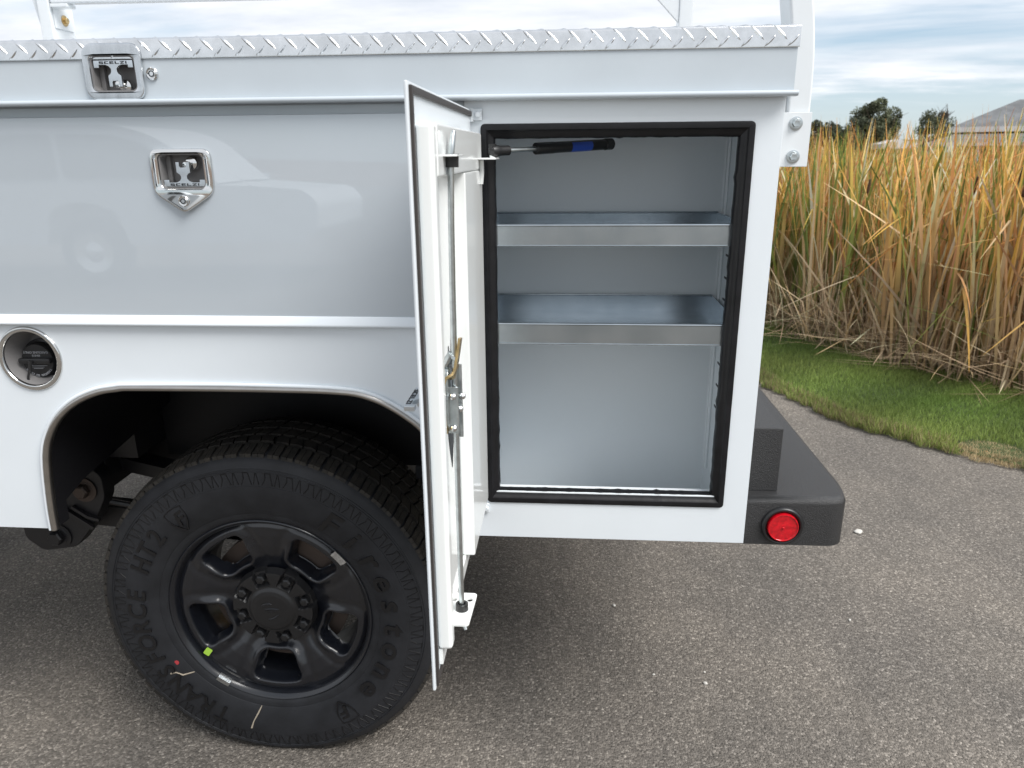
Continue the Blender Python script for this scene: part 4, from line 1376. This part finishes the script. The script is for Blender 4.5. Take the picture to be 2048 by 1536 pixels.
    for path_ in (((0.268, -140.5), (0.292, -143), (0.300, -146), (0.312, -147)), ((0.268, -100), (0.285, -101), (0.310, -102.5), (0.331, -103))):
        bm = B()
        pp = [sw_pt(max(q, 0.2835), R(d)) + Vector((0, -0.0004 + (0.0045 if q < 0.28 else 0), 0)) for q, d in path_]
        for i, p in enumerate(pp):
            p.x = path_[i][0] * math.cos(R(path_[i][1])); p.z = path_[i][0] * math.sin(R(path_[i][1]))
        tube(bm, pp, [0.0012, 0.0021, 0.0014, 0.0024], 6)
        fin('mould_flash', bm, 'chalk', w)
    return w


wheel = build_wheel()
wheel.parent = truck
wheel.location = WC - Vector(truck.location)
# the other axle ends
for dx_, yy, rz in ((-3.72, 0.117, 0), (0.0, 1.90, PI), (-3.72, 1.90, PI)):
    c = wheel.copy(); COL.objects.link(c); c.parent = truck
    c.location = WC - Vector(truck.location) + Vector((dx_, yy - 0.117, 0)); c.rotation_euler = (0, 0, rz)
    for ch in list(wheel.children):
        if ch.name.split('.')[0] in ('tyre', 'rim_barrel', 'tread', 'hub_cover'):
            d = ch.copy(); COL.objects.link(d); d.parent = c

# ================================================================== WHITE PICKUP parked opposite (mirrored in the glossy side door)
pk = empty('pickup_truck', (-5.0, -7.7, 0), 'white crew cab pickup parked across the lot, mirrored in the glossy side door', 'pickup')
prof = rpoly([(-8.9, 0.50), (-5.92, 0.48), (-5.80, 0.90), (-5.42, 0.985), (-5.04, 0.90), (-4.92, 0.48), (-2.98, 0.52), (-2.74, 0.62), (-2.70, 0.95), (-2.85, 1.10), (-4.2, 1.16), (-8.9, 1.18)], [0.03, 0.02, 0.15, 0.2, 0.15, 0.02, 0.06, 0.06, 0.08, 0.10, 0.2, 0.03], 5)
bm = B()
prism(bm, prof, [], 6.75, 8.65, Matrix(((1, 0, 0, 0), (0, 0, -1, 0), (0, 1, 0, 0), (0, 0, 0, 1))), bev=0.03)
fin('body', bm, 'paint', pk, smooth=40)
bm = B()
cabp = rpoly([(-6.9, 1.16), (-6.75, 1.80), (-6.4, 1.88), (-4.95, 1.86), (-4.55, 1.72), (-3.90, 1.16)], [0.02, 0.15, 0.1, 0.2, 0.2, 0.02], 5)
prism(bm, cabp, [], 6.86, 8.54, FRONT, bev=0.08)
cb = fin('cab', bm, 'paint', pk, smooth=40)
for q in ([(-6.5, 1.22), (-6.42, 1.72), (-5.75, 1.74), (-5.72, 1.22)], [(-5.62, 1.22), (-5.64, 1.74), (-4.98, 1.72), (-4.68, 1.60), (-4.25, 1.22)]):
    bm = B(); prism(bm, rpoly(q, 0.06), [], 6.80, 6.862, FRONT)
    fin('side_window', bm, 'glass', cb)
for x_ in (-5.42, -8.6):
    bm = B()
    lathe(bm, [(0.0, 0.24), (-0.02, 0.33), (0.02, 0.385), (0.24, 0.385), (0.26, 0.30)], (x_, -6.79, 0.385), (0, -1, 0), 40)
    wq = fin('wheel', bm, 'tyre', pk, smooth=50)
    bm = B()
    lathe(bm, [(0.03, 0.242), (0.01, 0.235), (0.03, 0.12), (0.0, 0.07), (0.0, 0)], (x_, -6.79, 0.385), (0, -1, 0), 40)
    fin('wheel_rim', bm, 'alu', wq)

# ================================================================== HOUSE, SHED
hs = empty('house', (29.2, 60.1, 0), 'single storey white house with grey shingled hip roof beyond the reeds', 'house')
hs.rotation_euler.z = R(-24)
bm = B(); box(bm, 29.9, 52, 61, 66.8, 0, 2.95)
fin('wall', bm, 'wall', hs, smooth=0)
bm = B()
v = [bm.verts.new(p) for p in ((29.2, 60.1, 3.18), (53, 60.1, 3.18), (53, 67.7, 3.18), (29.2, 67.7, 3.18), (33.6, 63.9, 5.2), (49, 63.9, 5.2), (29.2, 60.1, 3.05), (53, 60.1, 3.05), (53, 67.7, 3.05), (29.2, 67.7, 3.05))]
for q in ((0, 1, 5, 4), (1, 2, 5), (2, 3, 4, 5), (3, 0, 4), (0, 6, 7, 1), (1, 7, 8, 2), (2, 8, 9, 3), (3, 9, 6, 0), (6, 9, 8, 7)):
    bm.faces.new([v[i] for i in q])
fin('roof', bm, 'roof', hs, smooth=0)
bm = B(); box(bm, 29.1, 53.1, 59.95, 60.09, 2.80, 3.17)
fin('fascia', bm, 'wall', hs, smooth=0)
bm = B()
v = [bm.verts.new(p) for p in ((27.6, 56.0, 2.02), (52, 56.0, 2.02), (52, 60.9, 2.80), (29.9, 60.9, 2.80), (27.6, 56.0, 1.93), (52, 56.0, 1.93), (52, 60.9, 1.93), (27.6, 60.9, 1.93))]
for q in ((0, 1, 2, 3), (0, 3, 7), (0, 7, 4), (0, 4, 5, 1), (4, 7, 6, 5), (1, 5, 6, 2), (2, 6, 7, 3)):
    bm.faces.new([v[i] for i in q])
fin('porch_roof', bm, 'roof', hs, smooth=0)
bm = B(); box(bm, 27.55, 52, 55.85, 55.99, 1.78, 2.03)
fin('porch_beam', bm, 'wall', hs, smooth=0)
for x_ in (27.9, 29.0, 31, 35, 39):
    bm = B(); box(bm, x_ - 0.09, x_ + 0.09, 56.0, 56.18, 0, 1.925)
    fin('porch_post', bm, 'wall', hs, smooth=0)
for x_ in (31.5, 34, 37.5):
    bm = B(); box(bm, x_, x_ + 1.2, 60.95, 60.995, 0.9, 1.75)
    fin('window', bm, 'glass', hs, smooth=0)
sh = empty('shed', (24.5, 57, 0), 'low tan outbuilding with pale roof between the trees beyond the reeds', 'shed')
bm = B(); box(bm, 24.0, 28.6, 62, 66, 0, 2.35)
fin('wall', bm, 'tan', sh, smooth=0)
bm = B(); prism(bm, [(23.6, 1.62), (26.2, 1.70), (26.2, 2.05), (24.9, 2.3), (23.6, 2.0)], [], -61.9, -58.5)
fin('roof', bm, 'wall', sh, smooth=0)


# ================================================================== TREES
def tree(label, x, y, h, w, m, n, seed, base=0.2, bare=False):
    rg = np.random.default_rng(seed)
    t = empty('tree', (x, y, 0), label, 'tree', 'trees beyond the reeds')
    bm = B()
    top = h * (0.9 if bare else 0.6)
    tube(bm, [(x, y, 0), (x + 0.1, y, top * 0.5), (x - 0.1, y, top)], [w * 0.05, w * 0.035, 0.02], 8)
    for i in range(26 if bare else 9):
        z0 = top * rg.uniform(0.25, 0.9); a = rg.uniform(0, 2 * PI); ln = w * rg.uniform(0.25, 0.5)
        e = Vector((x + math.cos(a) * ln, y + math.sin(a) * ln, min(h * 0.98, z0 + ln * rg.uniform(0.7, 1.8))))
        mid = (Vector((x, y, z0)) + e) / 2 + Vector((0, 0, 0.1))
        tube(bm, [(x, y, z0), mid, e], [0.06, 0.04, 0.012], 5)
        if bare:
            for q in range(3):
                e2 = mid + Vector((rg.normal(0, .35), rg.normal(0, .35), rg.uniform(.4, 1.0)))
                tube(bm, [mid, e2], [0.025, 0.008], 4)
    fin('trunk', bm, 'bark', t)
    if bare:
        n = n // 12
    # leaf clumps of uneven size through the crown
    nc = 26
    cl = []
    while len(cl) < nc:
        p = rg.uniform(-1, 1, 3)
        if np.linalg.norm(p) < 1:
            cl.append(p)
    cl = np.array(cl) * [w * 0.46, w * 0.46, h * (1 - base) * 0.46] + [x, y, h * (base + (1 - base) * 0.5)]
    cr = rg.uniform(0.12, 0.24, nc) * w
    ci = rg.integers(0, nc, n)
    d = rg.normal(0, 1, (n, 3)); d /= np.linalg.norm(d, axis=1)[:, None]
    P = cl[ci] + d * (cr[ci] * rg.uniform(0.35, 1.05, n) ** 0.6)[:, None]
    P = P[P[:, 2] > 0.2]
    n = len(P)
    s = rg.uniform(0.06, 0.14, n)[:, None] * (w / 5) ** 0.5
    u = rg.normal(0, 1, (n, 3)); u /= np.linalg.norm(u, axis=1)[:, None]
    q = rg.normal(0, 1, (n, 3)); v = np.cross(u, q); v /= np.linalg.norm(v, axis=1)[:, None]
    V = np.stack([P - u * s, P + v * s * .6, P + u * s, P - v * s * .6], 1).reshape(-1, 3)
    F = np.arange(4 * n).reshape(n, 4)
    me = fast_mesh('crown', V, F, None, M[m])
    link('crown', me, None, t)


tree('low round dark evergreen tree next to the white rack post', 20.6, 63, 3.8, 3.4, 'leafA', 12000, 1, 0.1)
tree('broad dark tree left of and joined to the tallest one', 22.6, 61, 4.0, 3.0, 'leafA', 11000, 2, 0.1)
tree('tallest bushy olive tree on the skyline beyond the reeds', 24.3, 62, 5.4, 3.4, 'leafB', 16000, 3, 0.12)
tree('thin half bare tree right of the tallest one', 25.9, 63, 4.3, 1.5, 'leafB', 9000, 6, 0.2, True)
tree('small upright leafy tree standing alone left of the house', 27.6, 60, 4.4, 1.8, 'leafB', 5000, 4, 0.35)
tree('leafless shrub tree beside the grey hip roof', 31.2, 66, 4.7, 1.8, 'leafB', 2400, 5, 0.3, True)
tree('small dark tree peeping over the low end of the hip roof', 36.0, 76, 5.4, 2.4, 'leafA', 5000, 8, 0.3)


# ================================================================== REEDS, GRASS
def poly_at(path, s):
    """points and left normals along a polyline for arc lengths s"""
    P = np.array(path); d = np.diff(P, axis=0); l = np.hypot(d[:, 0], d[:, 1]); c = np.r_[0, np.cumsum(l)]
    i = np.clip(np.searchsorted(c, s, 'right') - 1, 0, len(l) - 1)
    t = (s - c[i]) / l[i]
    p = P[i] + d[i] * t[:, None]
    n = np.c_[d[i][:, 1], -d[i][:, 0]] / l[i][:, None]
    return p, n, c[-1]


def arclen(path, pt):
    P = np.array(path); k = np.argmin(np.hypot(*(P - pt).T)); d = np.diff(P[:k + 1], axis=0)
    return np.hypot(d[:, 0], d[:, 1]).sum()


def blades(base, height, lean, az, width, curve, seg, col0, col1, face=None, kink=None):
    """ribbon blades -> verts, quads, colours"""
    n = len(base)
    t = np.linspace(0, 1, seg + 1)
    ang = lean[:, None] + curve[:, None] * t[None, :] ** 1.6
    if kink is not None:
        ang = ang + kink[1][:, None] * (t[None, :] > kink[0][:, None])
    step = height[:, None] / seg
    dh = np.sin(ang) * step; dz = np.cos(ang) * step
    H = np.c_[np.zeros(n), np.cumsum(dh[:, :-1], 1)]; Z = np.c_[np.zeros(n), np.cumsum(dz[:, :-1], 1)]
    cx = base[:, 0:1] + H * np.cos(az)[:, None]; cy = base[:, 1:2] + H * np.sin(az)[:, None]
    cz = np.maximum(base[:, 2:3] + Z, base[:, 2:3] + 0.008)
    fa = az + PI / 2 if face is None else face
    tw = fa[:, None] + RNG.normal(0, 0.5, n)[:, None] * t[None, :]
    wt = width[:, None] * (1 - t[None, :] ** 3 * 0.93) * (0.75 + 0.25 * np.sin(np.minimum(t * 3, 1.57)))[None, :]
    ox = np.cos(tw) * wt; oy = np.sin(tw) * wt
    A = np.stack([cx - ox, cy - oy, cz], -1); Bv = np.stack([cx + ox, cy + oy, cz], -1)
    V = np.stack([A, Bv], 2).reshape(-1, 3)
    C = col0[:, None, :] * (1 - t)[None, :, None] + col1[:, None, :] * t[None, :, None]
    C = np.repeat(C, 2, axis=1).reshape(-1, 3)
    o = np.arange(n)[:, None] * (2 * (seg + 1)) + 2 * np.arange(seg)[None, :]
    F = np.stack([o, o + 1, o + 3, o + 2], -1).reshape(-1, 4)
    return V, F, C


PAL = np.array([[0.42, 0.26, 0.090], [0.46, 0.33, 0.15], [0.38, 0.19, 0.060], [0.34, 0.27, 0.065], [0.13, 0.175, 0.042], [0.075, 0.125, 0.034], [0.52, 0.42, 0.27], [0.47, 0.29, 0.055], [0.26, 0.115, 0.048], [0.62, 0.54, 0.40]])
PALP = np.array([.16, .13, .16, .08, .10, .08, .09, .06, .09, .05])
TAN = np.array([[0.33, 0.25, 0.165], [0.26, 0.19, 0.125], [0.42, 0.33, 0.22], [0.20, 0.14, 0.09], [0.37, 0.27, 0.15]])
S0 = arclen(REED, (2.74, 3.10))


def reed_field(n, s_lo, s_hi, d_fn, hmean, seg):
    s = RNG.uniform(s_lo, s_hi, n) + S0
    p, nv, tot = poly_at(REED, np.clip(s, 0, None))
    d = d_fn(n)
    wob = 0.10 * np.sin(s * 3.1) + 0.07 * np.sin(s * 7.7 + 1)
    base = np.c_[p + nv * (d + wob)[:, None], np.full(n, 0.02)]
    # clumping
    cid = (np.floor(base[:, 0] / 0.30) * 131 + np.floor(base[:, 1] / 0.30) * 57).astype(int)
    crnd = np.random.default_rng(5).uniform(0, 1, 5000)[cid % 5000]
    pick = np.array([RNG.choice(len(PAL), p=PALP) for _ in range(n)])
    green = (crnd > 0.62) & (RNG.uniform(0, 1, n) < 0.62)
    pick[green] = RNG.choice([4, 5, 3], green.sum())
    amber = (crnd < 0.3) & (RNG.uniform(0, 1, n) < 0.6)
    pick[amber] = RNG.choice([2, 7, 8], amber.sum())
    col1 = np.minimum(PAL[pick] * [1.12, 1.0, 0.85] * RNG.uniform(1.15, 2.1, (n, 1)), 0.85)
    col0 = np.minimum(TAN[RNG.integers(0, len(TAN), n)] * RNG.uniform(1.1, 2.0, (n, 1)), 0.8)
    g2 = np.isin(pick, (4, 5)) 
    col0[g2] = col0[g2] * .15 + col1[g2] * .85
    if seg == 5:
        col1 = col1 * [0.62, 0.50, 0.55]
        col0 = col0 * 0.5
    h = np.clip(RNG.normal(hmean - 0.03, 0.22, n) + 0.16 * (crnd - .5), 0.5, hmean + 0.33)
    tall = RNG.uniform(0, 1, n) < 0.03
    h[tall] += RNG.uniform(0.05, 0.22, tall.sum())
    lean = np.abs(RNG.normal(0, 0.13, n)); curve = np.abs(RNG.normal(0.08, 0.28, n))
    flop = RNG.uniform(0, 1, n) < 0.10
    lean[flop] = RNG.uniform(0.25, 0.8, flop.sum()); h[flop] *= RNG.uniform(0.5, 0.9, flop.sum())
    col1[flop] = TAN[RNG.integers(0, len(TAN), flop.sum())] * 1.15
    kt = np.where(RNG.uniform(0, 1, n) < 0.24, RNG.uniform(0.35, 0.9, n), 2.0)
    kink = (kt, RNG.uniform(0.7, 2.2, n))
    w = RNG.uniform(0.005, 0.0135, n)
    wide = RNG.uniform(0, 1, n) < 0.26
    w[wide] *= 1.7
    az = RNG.uniform(0, 2 * PI, n)
    face = RNG.uniform(0, PI, n)
    return blades(base, h, lean, az, w, curve, seg, col0, col1, face, kink)


parts = [reed_field(6500, -3.2, 5.5, lambda n: RNG.uniform(0.10, 1.6, n), 1.37, 8),
         reed_field(5500, -3.2, 7.0, lambda n: RNG.uniform(1.4, 4.0, n), 1.37, 6),
         reed_field(8000, -5.0, 10.0, lambda n: RNG.uniform(4.0, 16.0, n), 1.24, 5),
         reed_field(900, -9.0, -3.2, lambda n: RNG.uniform(0.10, 2.5, n), 1.42, 5)]
# shorter dead understorey, leaning
n = 5200
s = RNG.uniform(-3.2, 5.5, n) + S0
p, nv, _ = poly_at(REED, s)
base = np.c_[p + nv * RNG.uniform(-0.02, 1.3, n)[:, None], np.full(n, 0.02)]
tc_ = np.minimum(TAN[RNG.integers(0, len(TAN), n)] * RNG.uniform(1.1, 2.3, (n, 1)), 0.8)
parts.append(blades(base, RNG.uniform(0.25, 0.85, n), np.abs(RNG.normal(0.30, 0.42, n)), RNG.uniform(0, 2 * PI, n), RNG.uniform(0.003, 0.0075, n), RNG.normal(0.1, 0.5, n), 6, tc_ * .9, tc_ * 1.1, RNG.uniform(0, PI, n), (np.where(RNG.uniform(0, 1, n) < .3, RNG.uniform(.3, .8, n), 2.), RNG.uniform(.6, 2., n))))


def join(parts):
    V, F, C, off = [], [], [], 0
    for v, f, c in parts:
        V.append(v); F.append(f + off); C.append(c); off += len(v)
    return np.vstack(V), np.vstack(F), np.vstack(C)


me = fast_mesh('reed_bed', *join(parts), M['reed'])
tag(link('reed_bed', me, None), 'tall golden and green autumn reeds standing behind the lawn strip', 'reeds', kind='stuff')
# fallen straw along the front of the bed
n = 1500
s = RNG.uniform(-3.2, 5.0, n) + S0
p, nv, _ = poly_at(REED, s)
base = np.c_[p + nv * (0.20 - np.abs(RNG.normal(0.02, 0.16, n)))[:, None], RNG.uniform(0.03, 0.22, n)]
tc_ = np.minimum(TAN[RNG.integers(0, len(TAN), n)] * RNG.uniform(1.1, 2.4, (n, 1)), 0.8)
fallen = blades(base, RNG.uniform(0.2, 0.75, n), RNG.uniform(1.15, 1.75, n), RNG.uniform(0, 2 * PI, n), RNG.uniform(0.0025, 0.0065, n), RNG.normal(0.1, 0.25, n), 5, tc_, tc_, RNG.uniform(0, PI, n))
fv = fallen[0]; fv[:, 2] = np.maximum(fv[:, 2], 0.034)
me = fast_mesh('fallen_reeds', fv, fallen[1], fallen[2], M['reed'])
tag(link('fallen_reeds', me, None), 'dry fallen reed straw lying along the edge of the lawn', 'straw', kind='stuff')

# lawn blades between the asphalt edge and the reeds
SE = arclen(EDGE, (2.16, 2.0))


def lawn_blades(n, s_lo, s_hi, hm, wd, dmax=1.55):
    s = RNG.uniform(s_lo, s_hi, n) + SE
    p, nv, _ = poly_at(EDGE, s)
    d = RNG.uniform(-0.03, dmax, n)
    d = d + 0.010 * np.sin(s * 9.3) + 0.010 * np.sin(s * 23.1 + 2) + 0.012 * np.sin(s * 51.0)
    base = np.c_[p + nv * d[:, None], np.where(d > 0.035, 0.010, 0.0)]
    lo = 0.5 + 0.5 * np.sin(base[:, 0] * 2.3 + base[:, 1] * 3.1) * np.sin(base[:, 0] * 1.1 - base[:, 1] * 1.7 + 1)
    g1 = np.array([0.175, 0.265, 0.062]); g2 = np.array([0.36, 0.40, 0.12]); dry = np.array([0.42, 0.33, 0.19])
    c = g1 + (g2 - g1) * (lo * RNG.uniform(0.3, 1.1, n))[:, None]
    c *= RNG.uniform(0.6, 1.25, (n, 1))
    e = (d < 0.10) & (RNG.uniform(0, 1, n) < 0.35)
    c[e] = dry * RNG.uniform(0.5, 1.0, (e.sum(), 1))
    # a worn dry patch by the kerbless edge
    px = np.hypot(base[:, 0] - 2.12, base[:, 1] - 2.16) < 0.16
    c[px] = dry * RNG.uniform(0.7, 1.3, (px.sum(), 1))
    st = np.sin(base[:, 0] * 5.2 - base[:, 1] * 4.0 + 0.8 * np.sin(base[:, 1] * 3)) * 0.5 + 0.5
    c *= (0.80 + 0.45 * st)[:, None]
    h = RNG.uniform(0.6, 1.35, n) * hm * (0.8 + 0.5 * lo)
    h[px] *= 0.45
    return blades(base, h, np.abs(RNG.normal(0, .35, n)), RNG.uniform(0, 2 * PI, n), RNG.uniform(.6, 1.2, n) * wd, RNG.uniform(0, 1.0, n), 2, c * 0.72, c * 1.1, RNG.uniform(0, PI, n))


edge = lawn_blades(14000, -1.3, 2.6, 0.048, 0.0017, 0.09)
parts = [edge, lawn_blades(120000, -1.3, 2.6, 0.036, 0.0016), lawn_blades(30000, 2.6, 5.5, 0.042, 0.0024), lawn_blades(16000, -4.5, -1.3, 0.042, 0.003)]
me = fast_mesh('lawn_grass', *join(parts), M['grass'])
tag(link('lawn_grass', me, None), 'short mown green grass between the asphalt and the reeds', 'grass', kind='stuff')

# brown cattail heads among the reeds
bm = B()
lathe(bm, [(0, 0.0), (0.004, 0.009), (0.012, 0.0115), (0.15, 0.0115), (0.16, 0.009), (0.165, 0.0)], (0, 0, 1.20), (0, 0, 1), 12)
bmesh.ops.recalc_face_normals(bm, faces=bm.faces)
me_h = bpy.data.meshes.new('seed_head'); bm.to_mesh(me_h); bm.free(); me_h.materials.append(M['cattail'])
me_h.polygons.foreach_set('use_smooth', [True] * len(me_h.polygons))
bm = B(); tube(bm, [(0.01, 0, 0.0), (0.005, 0, 0.7), (0, 0, 1.21)], [0.005, 0.0045, 0.0035], 8); tube(bm, [(0, 0, 1.36), (0, 0, 1.46)], [0.003, 0.001], 6)
bmesh.ops.recalc_face_normals(bm, faces=bm.faces)
me_s = bpy.data.meshes.new('stalk'); bm.to_mesh(me_s); bm.free(); me_s.materials.append(M['stalk'])
for i, (sv, dv, hz) in enumerate(((0.75, 0.36, .93), (1.2, 0.5, .90), (0.28, 0.42, .95), (1.75, 0.45, .9), (0.5, 0.6, .97))):
    p, nv, _ = poly_at(REED, np.array([S0 + sv]))
    b_ = p[0] + nv[0] * dv
    t = empty('cattail', (b_[0], b_[1], 0.02), 'brown cattail seed head on a dry stalk among the reeds', 'cattail', 'cattails among the reeds')
    t.rotation_euler = (random.uniform(-.07, .07), random.uniform(-.07, .07), 0); t.scale = (1, 1, hz)
    o = link('stalk', me_s, None, t, (0, 0, 0)); o = link('seed_head', me_h, None, t, (0, 0, 0))


# ================================================================== PEBBLES, LEAVES
def pebble(x, y, r, label, group=None, flat=0.6, seed=0):
    rg = random.Random(seed)
    bm = B(); bmesh.ops.create_icosphere(bm, subdivisions=2, radius=r)
    for v in bm.verts:
        k = rg.uniform(0.82, 1.15); v.co = Vector((v.co.x * k * 1.25, v.co.y * k, v.co.z * k * flat))
    o = fin('pebble', bm, 'stone', None, (x, y, r * flat * 0.8), smooth=60)
    o.rotation_euler.z = rg.uniform(0, 6)
    tag(o, label, 'pebble', group)


pebble(1.173, 1.342, 0.016, 'white flat oval stone lying on the asphalt beyond the bumper corner', None, 0.35, 1)
G = 'pebbles on the asphalt'
for i, (x_, y_, r_) in enumerate(((0.414, 0.421, 0.0055), (0.178, 0.785, 0.0055), (0.271, 0.45, 0.0035), (0.42, 0.47, 0.003), (0.93, 0.75, 0.0045))):
    pebble(x_, y_, r_, 'tiny pale pebble lying loose on the dark asphalt', G, 0.7, 10 + i)
for i, (x_, y_, s_) in enumerate(((1.374, 3.29, 0.050), (1.44, 3.23, 0.045), (1.53, 3.12, 0.035), (2.10, 2.18, 0.03))):
    bm = B()
    out_ = rpoly([(-1, 0), (-.5, .35), (0, .5), (.55, .3), (1, .05), (.5, -.35), (-.1, -.45), (-.6, -.3)], 0.2, 3)
    vs_ = [bm.verts.new((a * s_, b * s_, 0.006 + 0.010 * abs(b) + 0.006 * math.sin(a * 4 + i))) for a, b in out_]
    bm.faces.new(vs_)
    o = fin('dead_leaf', bm, 'deadleaf', None, (x_, y_, 0.0), smooth=0); o.rotation_euler.z = i * 1.7
    tag(o, 'curled orange dead leaf lying at the edge of the lawn', 'leaf', 'dead leaves along the lawn edge')
